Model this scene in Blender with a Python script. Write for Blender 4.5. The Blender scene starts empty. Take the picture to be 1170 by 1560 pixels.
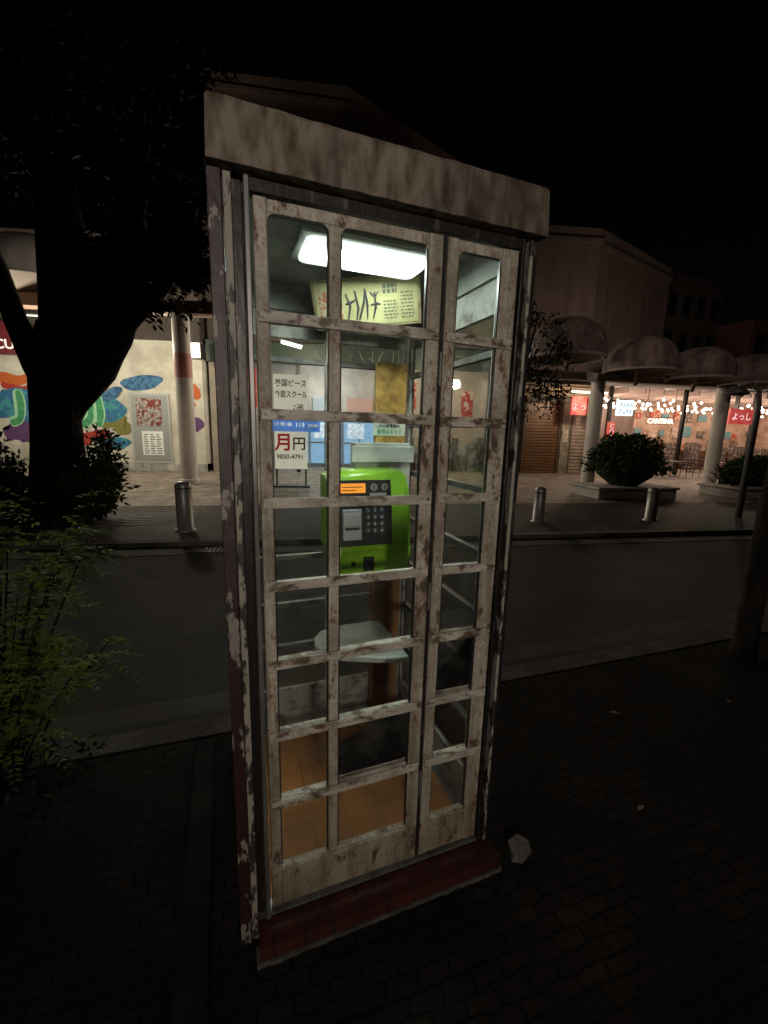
import bpy, bmesh, math, random
from mathutils import Vector, Matrix, Euler, noise
random.seed(7)
S = bpy.context.scene
S.view_settings.view_transform = 'Standard'
S.view_settings.look = 'None'
S.view_settings.exposure = 0
COL = S.collection

# ------------------------------------------------------------------ materials
def mat(name, col, rough=.6, metal=0., col2=None, scale=5., lo=.4, hi=.6, bump=0., bscale=60., emit=None, es=0., col3=None, s3=2., stretch=None, clump=0., spec=None):
    m = bpy.data.materials.new(name); m.use_nodes = True
    nt = m.node_tree; N = nt.nodes; L = nt.links
    b = N['Principled BSDF']
    b.inputs['Roughness'].default_value = rough
    b.inputs['Metallic'].default_value = metal
    if spec is not None: b.inputs['Specular IOR Level'].default_value = spec
    b.inputs['Base Color'].default_value = (*col, 1)
    tc = N.new('ShaderNodeTexCoord')
    src = tc.outputs['Object']
    if stretch:
        mp = N.new('ShaderNodeMapping'); mp.inputs['Scale'].default_value = stretch
        L.new(src, mp.inputs['Vector']); src = mp.outputs['Vector']
    last = None
    if col2:
        n = N.new('ShaderNodeTexNoise'); n.inputs['Scale'].default_value = scale
        n.inputs['Detail'].default_value = 7; n.inputs['Roughness'].default_value = .62
        L.new(src, n.inputs['Vector'])
        val = n.outputs['Fac']
        if clump:
            nl = N.new('ShaderNodeTexNoise'); nl.inputs['Scale'].default_value = 3.1; nl.inputs['Detail'].default_value = 3
            L.new(tc.outputs['Object'], nl.inputs['Vector'])
            ma = N.new('ShaderNodeMath'); ma.operation = 'MULTIPLY_ADD'; ma.inputs[1].default_value = clump
            L.new(nl.outputs['Fac'], ma.inputs[0]); L.new(val, ma.inputs[2])
            mb_ = N.new('ShaderNodeMath'); mb_.operation = 'SUBTRACT'; mb_.inputs[1].default_value = clump*.5
            L.new(ma.outputs[0], mb_.inputs[0]); val = mb_.outputs[0]
        r = N.new('ShaderNodeMapRange'); r.inputs['From Min'].default_value = lo; r.inputs['From Max'].default_value = hi
        L.new(val, r.inputs['Value'])
        mx = N.new('ShaderNodeMix'); mx.data_type = 'RGBA'
        mx.inputs['A'].default_value = (*col, 1); mx.inputs['B'].default_value = (*col2, 1)
        L.new(r.outputs['Result'], mx.inputs['Factor'])
        last = mx.outputs['Result']
    if col3:
        n3 = N.new('ShaderNodeTexNoise'); n3.inputs['Scale'].default_value = s3; n3.inputs['Detail'].default_value = 6
        L.new(src, n3.inputs['Vector'])
        r3 = N.new('ShaderNodeMapRange'); r3.inputs['From Min'].default_value = .42; r3.inputs['From Max'].default_value = .68
        L.new(n3.outputs['Fac'], r3.inputs['Value'])
        m3 = N.new('ShaderNodeMix'); m3.data_type = 'RGBA'; m3.blend_type = 'MULTIPLY'
        m3.inputs['B'].default_value = (*col3, 1)
        if last: L.new(last, m3.inputs['A'])
        else: m3.inputs['A'].default_value = (*col, 1)
        L.new(r3.outputs['Result'], m3.inputs['Factor'])
        last = m3.outputs['Result']
    if last: L.new(last, b.inputs['Base Color'])
    if bump:
        nb = N.new('ShaderNodeTexNoise'); nb.inputs['Scale'].default_value = bscale; nb.inputs['Detail'].default_value = 4
        L.new(src, nb.inputs['Vector'])
        bp = N.new('ShaderNodeBump'); bp.inputs['Strength'].default_value = bump; bp.inputs['Distance'].default_value = .01
        L.new(nb.outputs['Fac'], bp.inputs['Height']); L.new(bp.outputs['Normal'], b.inputs['Normal'])
    if emit:
        b.inputs['Emission Color'].default_value = (*emit, 1); b.inputs['Emission Strength'].default_value = es
    return m

def wornpaint(name, col, streak=(.42,.37,.31), chip=(.07,.05,.04), seedoff=0.):
    m = bpy.data.materials.new(name); m.use_nodes = True
    nt = m.node_tree; N = nt.nodes; L = nt.links; b = N['Principled BSDF']; b.inputs['Roughness'].default_value = .6
    tc = N.new('ShaderNodeTexCoord')
    def nz(scale, st=(1,1,1), det=6, rough=.6, off=0.):
        mp = N.new('ShaderNodeMapping'); mp.inputs['Scale'].default_value = st; mp.inputs['Location'].default_value = (off+seedoff,)*3
        L.new(tc.outputs['Object'], mp.inputs['Vector'])
        n = N.new('ShaderNodeTexNoise'); n.inputs['Scale'].default_value = scale; n.inputs['Detail'].default_value = det; n.inputs['Roughness'].default_value = rough
        L.new(mp.outputs[0], n.inputs['Vector']); return n.outputs['Fac']
    def mrange(v, a, c, t0=0., t1=1.):
        r = N.new('ShaderNodeMapRange'); r.inputs['From Min'].default_value = a; r.inputs['From Max'].default_value = c
        r.inputs['To Min'].default_value = t0; r.inputs['To Max'].default_value = t1; L.new(v, r.inputs['Value']); return r.outputs[0]
    def mix(A, Bc, f, mode='MIX'):
        x = N.new('ShaderNodeMix'); x.data_type = 'RGBA'; x.blend_type = mode
        if isinstance(A, tuple): x.inputs['A'].default_value = (*A, 1)
        else: L.new(A, x.inputs['A'])
        x.inputs['B'].default_value = (*Bc, 1); L.new(f, x.inputs['Factor']); return x.outputs['Result']
    c = mix(col, streak, mrange(nz(30,(1,1,.07)), .42, .75), 'MULTIPLY')
    c = mix(c, (.45,.41,.36), mrange(nz(4.2,off=3), .45, .72), 'MULTIPLY')
    c = mix(c, (.74,.70,.65), mrange(nz(90,off=5), .4, .6), 'MULTIPLY')
    # grime gathered low on the door
    sp = N.new('ShaderNodeSeparateXYZ'); L.new(tc.outputs['Object'], sp.inputs[0])
    c = mix(c, (.62,.57,.50), mrange(sp.outputs['Z'], .55, .0), 'MULTIPLY')
    ns = nz(24, (1,1,.5), 8, .68, 7); nl = nz(3.4, off=11)
    ad = N.new('ShaderNodeMath'); ad.operation = 'MULTIPLY_ADD'; ad.inputs[1].default_value = .5; L.new(nl, ad.inputs[0]); L.new(ns, ad.inputs[2])
    c = mix(c, (.19,.12,.075), mrange(ad.outputs[0], .79, .87))
    c = mix(c, chip, mrange(ad.outputs[0], .86, .885))
    L.new(c, b.inputs['Base Color'])
    bp = N.new('ShaderNodeBump'); bp.inputs['Strength'].default_value = .35; bp.inputs['Distance'].default_value = .004
    L.new(mrange(ad.outputs[0], .86, .89, 1., 0.), bp.inputs['Height']); L.new(bp.outputs[0], b.inputs['Normal'])
    return m

def glassmat(name, tint=(.93,.97,.95), dirt=.05, refl=1.0):
    m = bpy.data.materials.new(name); m.use_nodes = True
    nt = m.node_tree; N = nt.nodes; L = nt.links; N.clear()
    o = N.new('ShaderNodeOutputMaterial'); t = N.new('ShaderNodeBsdfTransparent'); t.inputs[0].default_value = (*tint, 1)
    g = N.new('ShaderNodeBsdfGlossy'); g.inputs['Roughness'].default_value = .02; g.inputs[0].default_value = (refl, refl, refl, 1)
    fr = N.new('ShaderNodeFresnel'); fr.inputs['IOR'].default_value = 1.5
    mx = N.new('ShaderNodeMixShader'); L.new(fr.outputs[0], mx.inputs[0]); L.new(t.outputs[0], mx.inputs[1]); L.new(g.outputs[0], mx.inputs[2])
    d = N.new('ShaderNodeBsdfDiffuse'); d.inputs[0].default_value = (.5, .5, .46, 1)
    tc = N.new('ShaderNodeTexCoord'); n = N.new('ShaderNodeTexNoise'); n.inputs['Scale'].default_value = 9; n.inputs['Detail'].default_value = 8
    L.new(tc.outputs['Object'], n.inputs['Vector'])
    r = N.new('ShaderNodeMapRange'); r.inputs['From Min'].default_value = .45; r.inputs['From Max'].default_value = .85; r.inputs['To Max'].default_value = dirt * 2.2; r.inputs['To Min'].default_value = .004
    L.new(n.outputs['Fac'], r.inputs['Value'])
    m2 = N.new('ShaderNodeMixShader'); L.new(r.outputs[0], m2.inputs[0]); L.new(mx.outputs[0], m2.inputs[1]); L.new(d.outputs[0], m2.inputs[2])
    L.new(m2.outputs[0], o.inputs[0])
    return m

def brickmat(name, c1, c2, mortar, w, h, scale=1., rough=.8, bump=.6, offset=.5, ms=.012, spec=.3, dist=.003):
    m = bpy.data.materials.new(name); m.use_nodes = True
    nt = m.node_tree; N = nt.nodes; L = nt.links; b = N['Principled BSDF']; b.inputs['Roughness'].default_value = rough
    b.inputs['Specular IOR Level'].default_value = spec
    tc = N.new('ShaderNodeTexCoord')
    nz = N.new('ShaderNodeTexNoise'); nz.inputs['Scale'].default_value = 14
    L.new(tc.outputs['Object'], nz.inputs['Vector'])
    add = N.new('ShaderNodeMix'); add.data_type = 'RGBA'; add.blend_type = 'LINEAR_LIGHT'; add.inputs['Factor'].default_value = dist
    L.new(tc.outputs['Object'], add.inputs['A']); L.new(nz.outputs['Color'], add.inputs['B'])
    br = N.new('ShaderNodeTexBrick'); br.offset = offset
    br.inputs['Color1'].default_value = (*c1, 1); br.inputs['Color2'].default_value = (*c2, 1); br.inputs['Mortar'].default_value = (*mortar, 1)
    br.inputs['Scale'].default_value = scale; br.inputs['Brick Width'].default_value = w; br.inputs['Row Height'].default_value = h
    br.inputs['Mortar Size'].default_value = ms; br.inputs['Mortar Smooth'].default_value = .3
    L.new(add.outputs['Result'], br.inputs['Vector'])
    n = N.new('ShaderNodeTexNoise'); n.inputs['Scale'].default_value = 2.3; n.inputs['Detail'].default_value = 8
    L.new(tc.outputs['Object'], n.inputs['Vector'])
    mr = N.new('ShaderNodeMapRange'); mr.inputs['From Min'].default_value = .3; mr.inputs['From Max'].default_value = .7; mr.inputs['To Min'].default_value = .45; mr.inputs['To Max'].default_value = 1.25
    L.new(n.outputs['Fac'], mr.inputs['Value'])
    mx = N.new('ShaderNodeMix'); mx.data_type = 'RGBA'; mx.blend_type = 'MULTIPLY'; mx.inputs['Factor'].default_value = 1
    L.new(br.outputs['Color'], mx.inputs['A']); L.new(mr.outputs[0], mx.inputs['B']); L.new(mx.outputs['Result'], b.inputs['Base Color'])
    n2 = N.new('ShaderNodeTexNoise'); n2.inputs['Scale'].default_value = 90
    L.new(tc.outputs['Object'], n2.inputs['Vector'])
    sub = N.new('ShaderNodeMath'); sub.operation = 'MULTIPLY_ADD'; sub.inputs[1].default_value = -1.6
    L.new(br.outputs['Fac'], sub.inputs[0]); L.new(n2.outputs['Fac'], sub.inputs[2])
    bp = N.new('ShaderNodeBump'); bp.inputs['Strength'].default_value = bump; bp.inputs['Distance'].default_value = .006
    L.new(sub.outputs[0], bp.inputs['Height']); L.new(bp.outputs[0], b.inputs['Normal'])
    return m

def emis(name, col, s): return mat(name, (.0,.0,.0), .5, emit=col, es=s)

paint = wornpaint('worn_cream_paint', (.47,.44,.385))
paint_rail = mat('peeling_rail_paint', (.455,.425,.37), .5, col2=(.13,.09,.06), scale=30, lo=.50, hi=.60, bump=.3, bscale=60, col3=(.42,.37,.32), s3=16, clump=.5, stretch=(.55,1,1))
redpaint = mat('peeling_red_paint', (.026,.009,.009), .5, col2=(.22,.20,.17), scale=24, lo=.56, hi=.585, bump=.4, bscale=30, stretch=(1,1,.35), clump=.6)
creamstrip = mat('flaking_strip_paint', (.28,.255,.215), .55, col2=(.03,.025,.02), scale=24, lo=.50, hi=.53, bump=.3, stretch=(1,1,.4), clump=.5)
darkmetal = mat('dark_metal', (.025,.023,.022), .4, .5, col2=(.12,.10,.09), scale=22, lo=.57, hi=.66, bump=.2, stretch=(1,1,.3))
alum = mat('aluminium', (.22,.22,.21), .38, .6, col2=(.07,.065,.06), scale=12, lo=.45, hi=.7, stretch=(1,1,.15))
sidepaint = mat('interior_frame_paint', (.23,.23,.205), .5, col2=(.07,.06,.055), scale=14, lo=.46, hi=.66, bump=.1)
sidedark = mat('grimy_rail', (.08,.08,.072), .45, .2, col2=(.025,.025,.025), scale=14, lo=.45, hi=.65)
concrete = mat('stained_header', (.215,.185,.152), .92, col2=(.085,.068,.055), scale=9, lo=.36, hi=.66, bump=.6, bscale=70, col3=(.40,.35,.30), s3=28, stretch=(1,1,.38), clump=.7, spec=.2)
ceilm = mat('ceiling_panel', (.22,.23,.21), .6, col2=(.09,.09,.08), scale=5, lo=.4, hi=.7)
glass = glassmat('door_glass', dirt=.04)
glass2 = glassmat('wall_glass', tint=(.92,.95,.92), dirt=.03)
redtile = brickmat('red_tile', (.055,.013,.009), (.042,.010,.008), (.02,.013,.011), .1, .1, offset=0, ms=.004, rough=.6)
floortile = brickmat('orange_floor_tile', (.33,.125,.030), (.28,.10,.026), (.16,.065,.02), .15, .15, offset=0, ms=.002, rough=.5, dist=.001)
cement = mat('cement', (.085,.075,.067), .9, col2=(.035,.031,.028), scale=12, bump=.5, bscale=50)
woodb = mat('brown_board', (.26,.12,.04), .6, col2=(.13,.058,.024), scale=9, lo=.35, hi=.65, stretch=(1,1,.2))
yellowb = mat('mottled_yellow_panel', (.50,.32,.08), .5, col2=(.28,.16,.04), scale=38, lo=.38, hi=.66, bump=.3, bscale=90, col3=(.6,.5,.4), s3=9)
white = mat('white_plastic', (.44,.46,.42), .45, col2=(.29,.30,.27), scale=7)
phoneg = mat('green_plastic', (.20,.41,.025), .3, col2=(.15,.32,.02), scale=6, lo=.4, hi=.8)
black = mat('black_plastic', (.012,.013,.015), .35)
silver = mat('silver', (.55,.56,.57), .3, .8)
grey = mat('grey_plastic', (.25,.26,.27), .4)
orangelcd = emis('orange_display', (1.,.34,.03), 1.0)
inkd = mat('dark_ink', (.02,.02,.025), .6)
inkw = mat('white_ink', (.8,.8,.78), .6)
inkr = mat('red_ink_glow', (.55,.02,.02), .6, emit=(1,.03,.02), es=.12)  # faint glow put into the ink so the red stays bright
inkg = mat('green_ink', (.05,.35,.1), .6)
blue = mat('blue_sticker', (.04,.14,.50), .5)
cream = mat('cream_paper', (.33,.31,.15), .6, col2=(.25,.235,.11), scale=8)
tube = bpy.data.materials.new('fluorescent_panel'); tube.use_nodes = True
_N = tube.node_tree.nodes; _L = tube.node_tree.links; _b = _N['Principled BSDF']; _b.inputs['Base Color'].default_value = (.5,.5,.48,1)
_tc = _N.new('ShaderNodeTexCoord'); _mp = _N.new('ShaderNodeMapping'); _mp.inputs['Location'].default_value = (-.54*4.4,-.42*10.5,0); _mp.inputs['Scale'].default_value = (4.4,10.5,0)
_ln = _N.new('ShaderNodeVectorMath'); _ln.operation = 'LENGTH'; _mr = _N.new('ShaderNodeMapRange'); _mr.interpolation_type = 'SMOOTHSTEP'
_mr.inputs['From Min'].default_value = .1; _mr.inputs['From Max'].default_value = 1.1; _mr.inputs['To Min'].default_value = 110; _mr.inputs['To Max'].default_value = 1.2
_L.new(_tc.outputs['Object'], _mp.inputs[0]); _L.new(_mp.outputs[0], _ln.inputs[0]); _L.new(_ln.outputs['Value'], _mr.inputs['Value']); _L.new(_mr.outputs[0], _b.inputs['Emission Strength'])
_b.inputs['Emission Color'].default_value = (.88,1.,.92,1)

# ------------------------------------------------------------------ mesh tools
class MB:
    def __init__(s): s.bm = bmesh.new(); s.mi = 0
    def _tag(s, fs):
        for f in fs: f.material_index = s.mi
    def box(s, x0,x1,y0,y1,z0,z1, R=None):
        vs = [s.bm.verts.new(Vector(p)) for p in [(x0,y0,z0),(x1,y0,z0),(x1,y1,z0),(x0,y1,z0),(x0,y0,z1),(x1,y0,z1),(x1,y1,z1),(x0,y1,z1)]]
        if R is not None:
            for v in vs: v.co = R @ v.co
        s._tag([s.bm.faces.new([vs[i] for i in q]) for q in [(0,3,2,1),(4,5,6,7),(0,1,5,4),(1,2,6,5),(2,3,7,6),(3,0,4,7)]])
        return s
    def quad(s, *p): s._tag([s.bm.faces.new([s.bm.verts.new(Vector(q)) for q in p])])
    def prism(s, pts, z0, z1, R=None):
        a = [s.bm.verts.new(Vector((x,y,z0))) for x,y in pts]; b = [s.bm.verts.new(Vector((x,y,z1))) for x,y in pts]
        if R is not None:
            for v in a+b: v.co = R @ v.co
        n = len(pts); fs = [s.bm.faces.new(a[::-1]), s.bm.faces.new(b)]
        for i in range(n): fs.append(s.bm.faces.new([a[i], a[(i+1)%n], b[(i+1)%n], b[i]]))
        s._tag(fs)
    def tube(s, pts, rad, seg=12, cap=True, wob=0.):
        rings = []
        pts = [Vector(p) for p in pts]
        for i,p in enumerate(pts):
            t = (pts[min(i+1,len(pts)-1)] - pts[max(i-1,0)]).normalized()
            u = t.cross(Vector((0.13,1,0.07))).normalized()
            if abs(t.y) > .95: u = t.cross(Vector((1,0,0))).normalized()
            v = t.cross(u)
            ring = []
            for k in range(seg):
                a = 2*math.pi*k/seg
                r = rad[i] * (1 + wob*noise.noise(Vector((math.cos(a)*1.7, math.sin(a)*1.7, i*.6))))
                ring.append(s.bm.verts.new(p + u*math.cos(a)*r + v*math.sin(a)*r))
            rings.append(ring)
        fs = []
        for a,b in zip(rings, rings[1:]):
            for k in range(seg): fs.append(s.bm.faces.new([a[k], a[(k+1)%seg], b[(k+1)%seg], b[k]]))
        if cap: fs += [s.bm.faces.new(rings[0][::-1]), s.bm.faces.new(rings[-1])]
        s._tag(fs)
    def lathe(s, c, prof, seg=24, ang=2*math.pi, a0=0.):
        full = abs(ang-2*math.pi) < 1e-4
        n = seg if full else seg+1
        rings = [[s.bm.verts.new(Vector(c)+Vector((r*math.cos(a0+ang*k/seg), r*math.sin(a0+ang*k/seg), z))) for k in range(n)] for r,z in prof]
        fs = []
        for a,b in zip(rings, rings[1:]):
            for k in range(seg): fs.append(s.bm.faces.new([a[k], a[(k+1)%n], b[(k+1)%n], b[k]]))
        s._tag(fs)
    def obj(s, name, mats, parent=None, M=None, bevel=0., smooth=False, label=None, cat=None, group=None, kind=None, bseg=2):
        bmesh.ops.recalc_face_normals(s.bm, faces=s.bm.faces)
        me = bpy.data.meshes.new(name); s.bm.to_mesh(me); s.bm.free()
        for m in (mats if isinstance(mats,(list,tuple)) else [mats]): me.materials.append(m)
        if smooth:
            for p in me.polygons: p.use_smooth = True
        return link(name, me, parent, M, bevel, label, cat, group, kind, bseg)
def link(name, me, parent=None, M=None, bevel=0., label=None, cat=None, group=None, kind=None, bseg=2):
    o = bpy.data.objects.new(name, me); COL.objects.link(o)
    if parent: o.parent = parent
    if M is not None: o.matrix_world = M if not parent else o.matrix_world
    if bevel:
        b = o.modifiers.new('bevel','BEVEL'); b.width = bevel; b.segments = bseg; b.limit_method = 'ANGLE'
    if label: o['label'] = label
    if cat: o['category'] = cat
    if group: o['group'] = group
    if kind: o['kind'] = kind
    return o
def empty(name, M, label, cat, group=None):
    return link(name, None, None, M, 0, label, cat, group)
def text(name, body, size, loc, m, parent=None, M=None, rot=(math.pi/2,0,0), ext=.001, align='LEFT', sx=1., bold=0., X=None, **kw):
    c = bpy.data.curves.new('txt','FONT'); c.body = body; c.size = size; c.extrude = ext; c.align_x = align; c.align_y = 'BOTTOM_BASELINE'
    c.offset = bold
    t = bpy.data.objects.new('txt', c); COL.objects.link(t)
    bpy.context.view_layer.update()
    me = bpy.data.meshes.new_from_object(t.evaluated_get(bpy.context.evaluated_depsgraph_get()))
    bpy.data.objects.remove(t)
    T = Matrix.Translation(loc) @ Euler(rot).to_matrix().to_4x4() @ Matrix.Diagonal((sx,1,1,1))
    if X is not None: T = X @ T
    me.transform(T); me.materials.clear(); me.materials.append(m)
    return link(name, me, parent, M, **kw)
def rotz(loc, deg): return Matrix.Translation(loc) @ Matrix.Rotation(math.radians(deg), 4, 'Z')

def leaves(mb, fn, count, size, seed=0, aspect=.45, droop=0.):
    rnd = random.Random(seed)
    for i in range(count):
        p, nrm = fn(rnd)
        d = Vector((rnd.gauss(0,1), rnd.gauss(0,1), rnd.gauss(0,1)-droop)).normalized()
        if nrm is not None: d = (d*.8 + nrm*.8).normalized()
        sd = d.cross(Vector((rnd.gauss(0,1), rnd.gauss(0,1), rnd.gauss(0,1)))).normalized()
        l = size * rnd.uniform(.6, 1.35); w = l*aspect
        a = Vector(p)
        mb.quad(a, a+d*l*.45+sd*w*.5, a+d*l, a+d*l*.45-sd*w*.5)

def leafmat(name, c1, c2, spec=.15):
    return mat(name, c1, .65, col2=c2, scale=6, lo=.35, hi=.65, spec=spec)

# ------------------------------------------------------------------ camera (eye 1.72 m)
CZ = 1.72
p = math.radians(10.67); f0 = Vector((0, math.cos(p), -math.sin(p))); up0 = Vector((0, math.sin(p), math.cos(p))); r0 = Vector((1,0,0))
rr = (r0 + .026*up0).normalized(); uu = (up0 - .026*r0).normalized()
cam = bpy.data.cameras.new('camera'); co = bpy.data.objects.new('camera', cam); COL.objects.link(co)
R = Matrix((rr, uu, -f0)).transposed().to_4x4(); co.matrix_world = Matrix.Translation((0,0,CZ)) @ R
cam.sensor_fit = 'VERTICAL'; cam.sensor_height = 36; cam.sensor_width = 27; cam.lens = 36*640/1560; cam.clip_start = .05; cam.clip_end = 2000
S.camera = co

# ------------------------------------------------------------------ world
w = bpy.data.worlds.new('World'); S.world = w; w.use_nodes = True
sk = w.node_tree.nodes.new('ShaderNodeTexSky'); sk.sky_type = 'NISHITA'; sk.sun_disc = False; sk.sun_elevation = math.radians(2); sk.sun_rotation = math.radians(200)
w.node_tree.links.new(sk.outputs[0], w.node_tree.nodes['Background'].inputs[0]); w.node_tree.nodes['Background'].inputs[1].default_value = .0004

def lamp(name, loc, power, col, r=.15, target=None, cone=45, blend=1.):
    typ = 'SPOT' if target else 'POINT'
    l = bpy.data.lights.new(name, typ); l.energy = power; l.color = col; l.shadow_soft_size = r
    o = bpy.data.objects.new(name, l); COL.objects.link(o); o.location = loc
    if target:
        l.spot_size = math.radians(cone); l.spot_blend = blend
        o.rotation_euler = (Vector(target)-Vector(loc)).to_track_quat('-Z','Y').to_euler()
    return o
lamp('street_and_fill_light', (1.0,-3.4,2.5), 350, (1.,.88,.76), .15, target=(.2,1.3,1.75), cone=70)
lamp('street_and_fill_light', (5.5,5.5,7.5), 520, (1.,.82,.72), .25, target=(10,15.5,4.5), cone=75)  # unseen fill spot, added to brighten the domes and tall buildings
lamp('street_and_fill_light', (-3.0,9.4,5.6), 260, (1.,.86,.70), .2, target=(-4.6,11.5,0), cone=90)  # added fill so the left pillar front reads pale; no fixture there
lamp('street_and_fill_light', (-6.6,9.0,5.2), 75, (1.,.86,.74), .2, target=(-9.3,12.4,5.9), cone=80)  # unseen spot added to make the left domes visible

# ------------------------------------------------------------------ ground
asphalt = mat('asphalt', (.046,.042,.037), .75, col2=(.022,.020,.018), scale=1.1, lo=.38, hi=.62, bump=1., bscale=95, col3=(.30,.30,.30), s3=85, spec=.25)
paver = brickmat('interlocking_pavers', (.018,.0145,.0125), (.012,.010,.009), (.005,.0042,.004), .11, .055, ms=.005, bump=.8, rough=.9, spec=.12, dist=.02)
farpave = brickmat('plaza_tiles', (.30,.245,.19), (.23,.19,.15), (.09,.075,.06), .3, .3, offset=0, ms=.008, rough=.6)
darkpave = brickmat('dark_pavers', (.075,.060,.049), (.052,.043,.036), (.018,.016,.014), .2, .1, ms=.008, rough=.7)
kerbm = mat('kerb_stone', (.15,.14,.12), .85, col2=(.08,.074,.066), scale=5, bump=.4)
kerbd = mat('kerb_stone_dark', (.070,.064,.057), .9, col2=(.032,.029,.027), scale=5, bump=.4)
edged = mat('edging_dark', (.020,.018,.016), .9, col2=(.010,.009,.009), scale=5, bump=.4, spec=.1)
soil = mat('soil', (.012,.009,.007), .95, col2=(.006,.005,.004), scale=12, bump=1., bscale=25, spec=.1)
mb = MB(); mb.quad((-400,-300,-.16),(400,-300,-.16),(400,500,-.16),(-400,500,-.16)); mb.obj('ground', soil, kind='structure')
nd = Vector((.949,.316,0)).normalized(); nn = Vector((-nd.y, nd.x, 0)); np_ = Vector((-1.32,2.155,0))
fd = Vector((.982,.19,0)).normalized(); fn_ = Vector((-fd.y, fd.x, 0)); fp = Vector((0,6.78,0))
def strip(name, P, d, n, a0, a1, b0, b1, z0, z1, m, tag='structure'):
    M = Matrix.Translation(P) @ Matrix((d, n, Vector((0,0,1)))).transposed().to_4x4()
    mb = MB(); mb.box(a0,a1,b0,b1,z0,z1); return mb.obj(name, m, M=M, kind=tag)
RZ=-.07
mb = MB(); mb.quad((-60,-22,RZ),(60,18,RZ),(60,20.5,RZ),(-60,-4,RZ))
mb.obj('road', asphalt, kind='structure')
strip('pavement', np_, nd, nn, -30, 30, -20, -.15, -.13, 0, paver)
strip('kerb', np_, nd, nn, -30, 30, -.15, 0, -.13, .006, kerbd)
strip('plaza', fp, fd, fn_, -60, 60, .17, 60, -.13, 0, farpave)
strip('kerb', fp, fd, fn_, -60, 60, 0, .17, -.13, .006, kerbm)
strip('pavement', fp, fd, fn_, -60, 60, .17, 3.3, .0, .004, darkpave)
strip('road_gutter', fp, fd, fn_, -60, 60, -.45, 0, RZ, RZ+.008, mat('gutter',(.075,.069,.060),.8,col2=(.04,.037,.033),scale=4))
strip('road_gutter', np_, nd, nn, -30, 30, 0, .35, RZ, RZ+.008, mat('gutter_near',(.036,.033,.030),.8,col2=(.020,.019,.018),scale=4))
M = Matrix.Translation(fp) @ Matrix((fd, fn_, Vector((0,0,1)))).transposed().to_4x4()
mb = MB(); g0=RZ+.009
mb.box(-2.98,-2.10,-.38,-.35,g0,g0+.012); mb.box(-2.98,-2.10,-.08,-.05,g0,g0+.012)
for i in range(15): mb.box(-2.98+i*.06,-2.95+i*.06,-.36,-.07,g0,g0+.011)
mb.obj('drain_grate', darkmetal, M=M, label='dark steel drain grate in the gutter by the far kerb', cat='drain grate')
mb = MB()
for k in range(4):
    r_=.35+.2*k; mb.lathe((-4.6,8.2,.005),[(r_,0),(r_,.004),(r_+.05,.004),(r_+.05,0)],40)
mb.obj('paving_ring', mat('ring',(.11,.095,.08),.8), kind='structure')

B = rotz((-.446,1.131,.07), 20.92)
mb = MB(); mb.box(-.20,-.10,-1.2,1.05,-.07,-.045)
mb.obj('edging_kerb', edged, M=B, bevel=.01, label='low dark concrete edging beside the phone booth', cat='kerb')
mb = MB(); mb.box(-1.0,-.88,-1.2,1.02,-.07,-.04); mb.obj('edging_kerb', edged, M=B, bevel=.01, label='low dark concrete edging along the planting bed', cat='kerb')

# ------------------------------------------------------------------ telephone booth
booth = empty('telephone_booth', B, 'old cream phone booth with peeling paint, lit inside at night', 'phone booth')
W = .98; D = .96
ZR = [.183 + .2515*i for i in range(9)]
mb = MB(); mb.mi = 0; mb.box(.055,.975,-.09,-.002,-.055,0.); mb.mi = 1
pts = []
n = 60
for i in range(n+1):
    pts.append((.045+.94*i/n, -.095 + .006*noise.noise(Vector((i*.35,0,0)))+random.uniform(-.0015,.0015)))
mb.prism(pts + [(.985,-.04),(.045,-.04)], -.07, -.052)
mb.obj('doorstep', [redtile, cement], booth)
mb = MB(); mb.box(0,W,0,D,-.07,-.001); mb.obj('base', cement, booth)
mb = MB(); mb.box(.06,W-.06,.05,D-.05,-.0005,.003); mb.obj('floor', floortile, booth)
mb = MB()
x0,x1,y0,y1 = .0,.985,-.042,D+.04
za,zb,zc = 2.262,2.388,2.400
def ring(i,z):
    return [(x0+i,y0+i,z),(x1-i,y0+i,z),(x1-i,y1-i,z),(x0+i,y1-i,z)]
secs = [ring(.0,za), ring(.004,zb), ring(.010,zc), ring(.45,zc+.02)]
inn = ring(.05,za)
vv = [[mb.bm.verts.new(q) for q in s_] for s_ in [inn]+secs]
for a,b in zip(vv,vv[1:]):
    for k in range(4): mb.bm.faces.new([a[k],a[(k+1)%4],b[(k+1)%4],b[k]])
mb.bm.faces.new(vv[-1])
bmesh.ops.subdivide_edges(mb.bm, edges=[e for e in mb.bm.edges if e.calc_length()>.5], cuts=60, use_grid_fill=True)
for v in mb.bm.verts:
    v.co += noise.noise_vector(v.co*30)*.0018
mb.obj('header', concrete, booth, bevel=.002)
mb = MB(); mb.box(.05,W-.05,.05,D-.05,2.31,2.33); mb.box(.035,.05,.03,D-.03,2.2,2.33); mb.box(W-.05,W-.035,.03,D-.03,2.2,2.33); mb.box(.05,W-.05,D-.05,D-.035,2.2,2.33); mb.box(.05,W-.05,.035,.05,2.24,2.33)
mb.obj('ceiling', ceilm, booth)
mb = MB(); mb.mi=0; mb.box(0,.034,-.01,.06,-.068,2.262); mb.mi=1; mb.box(.037,.056,-.004,.05,-.068,2.262); mb.mi=2; mb.box(.056,.082,.022,.06,0,2.262); mb.mi=3; mb.box(.084,.098,-.008,.05,-.06,2.262)
mb.obj('front_post', [redpaint, creamstrip, darkmetal, alum], booth, bevel=.0025)
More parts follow.
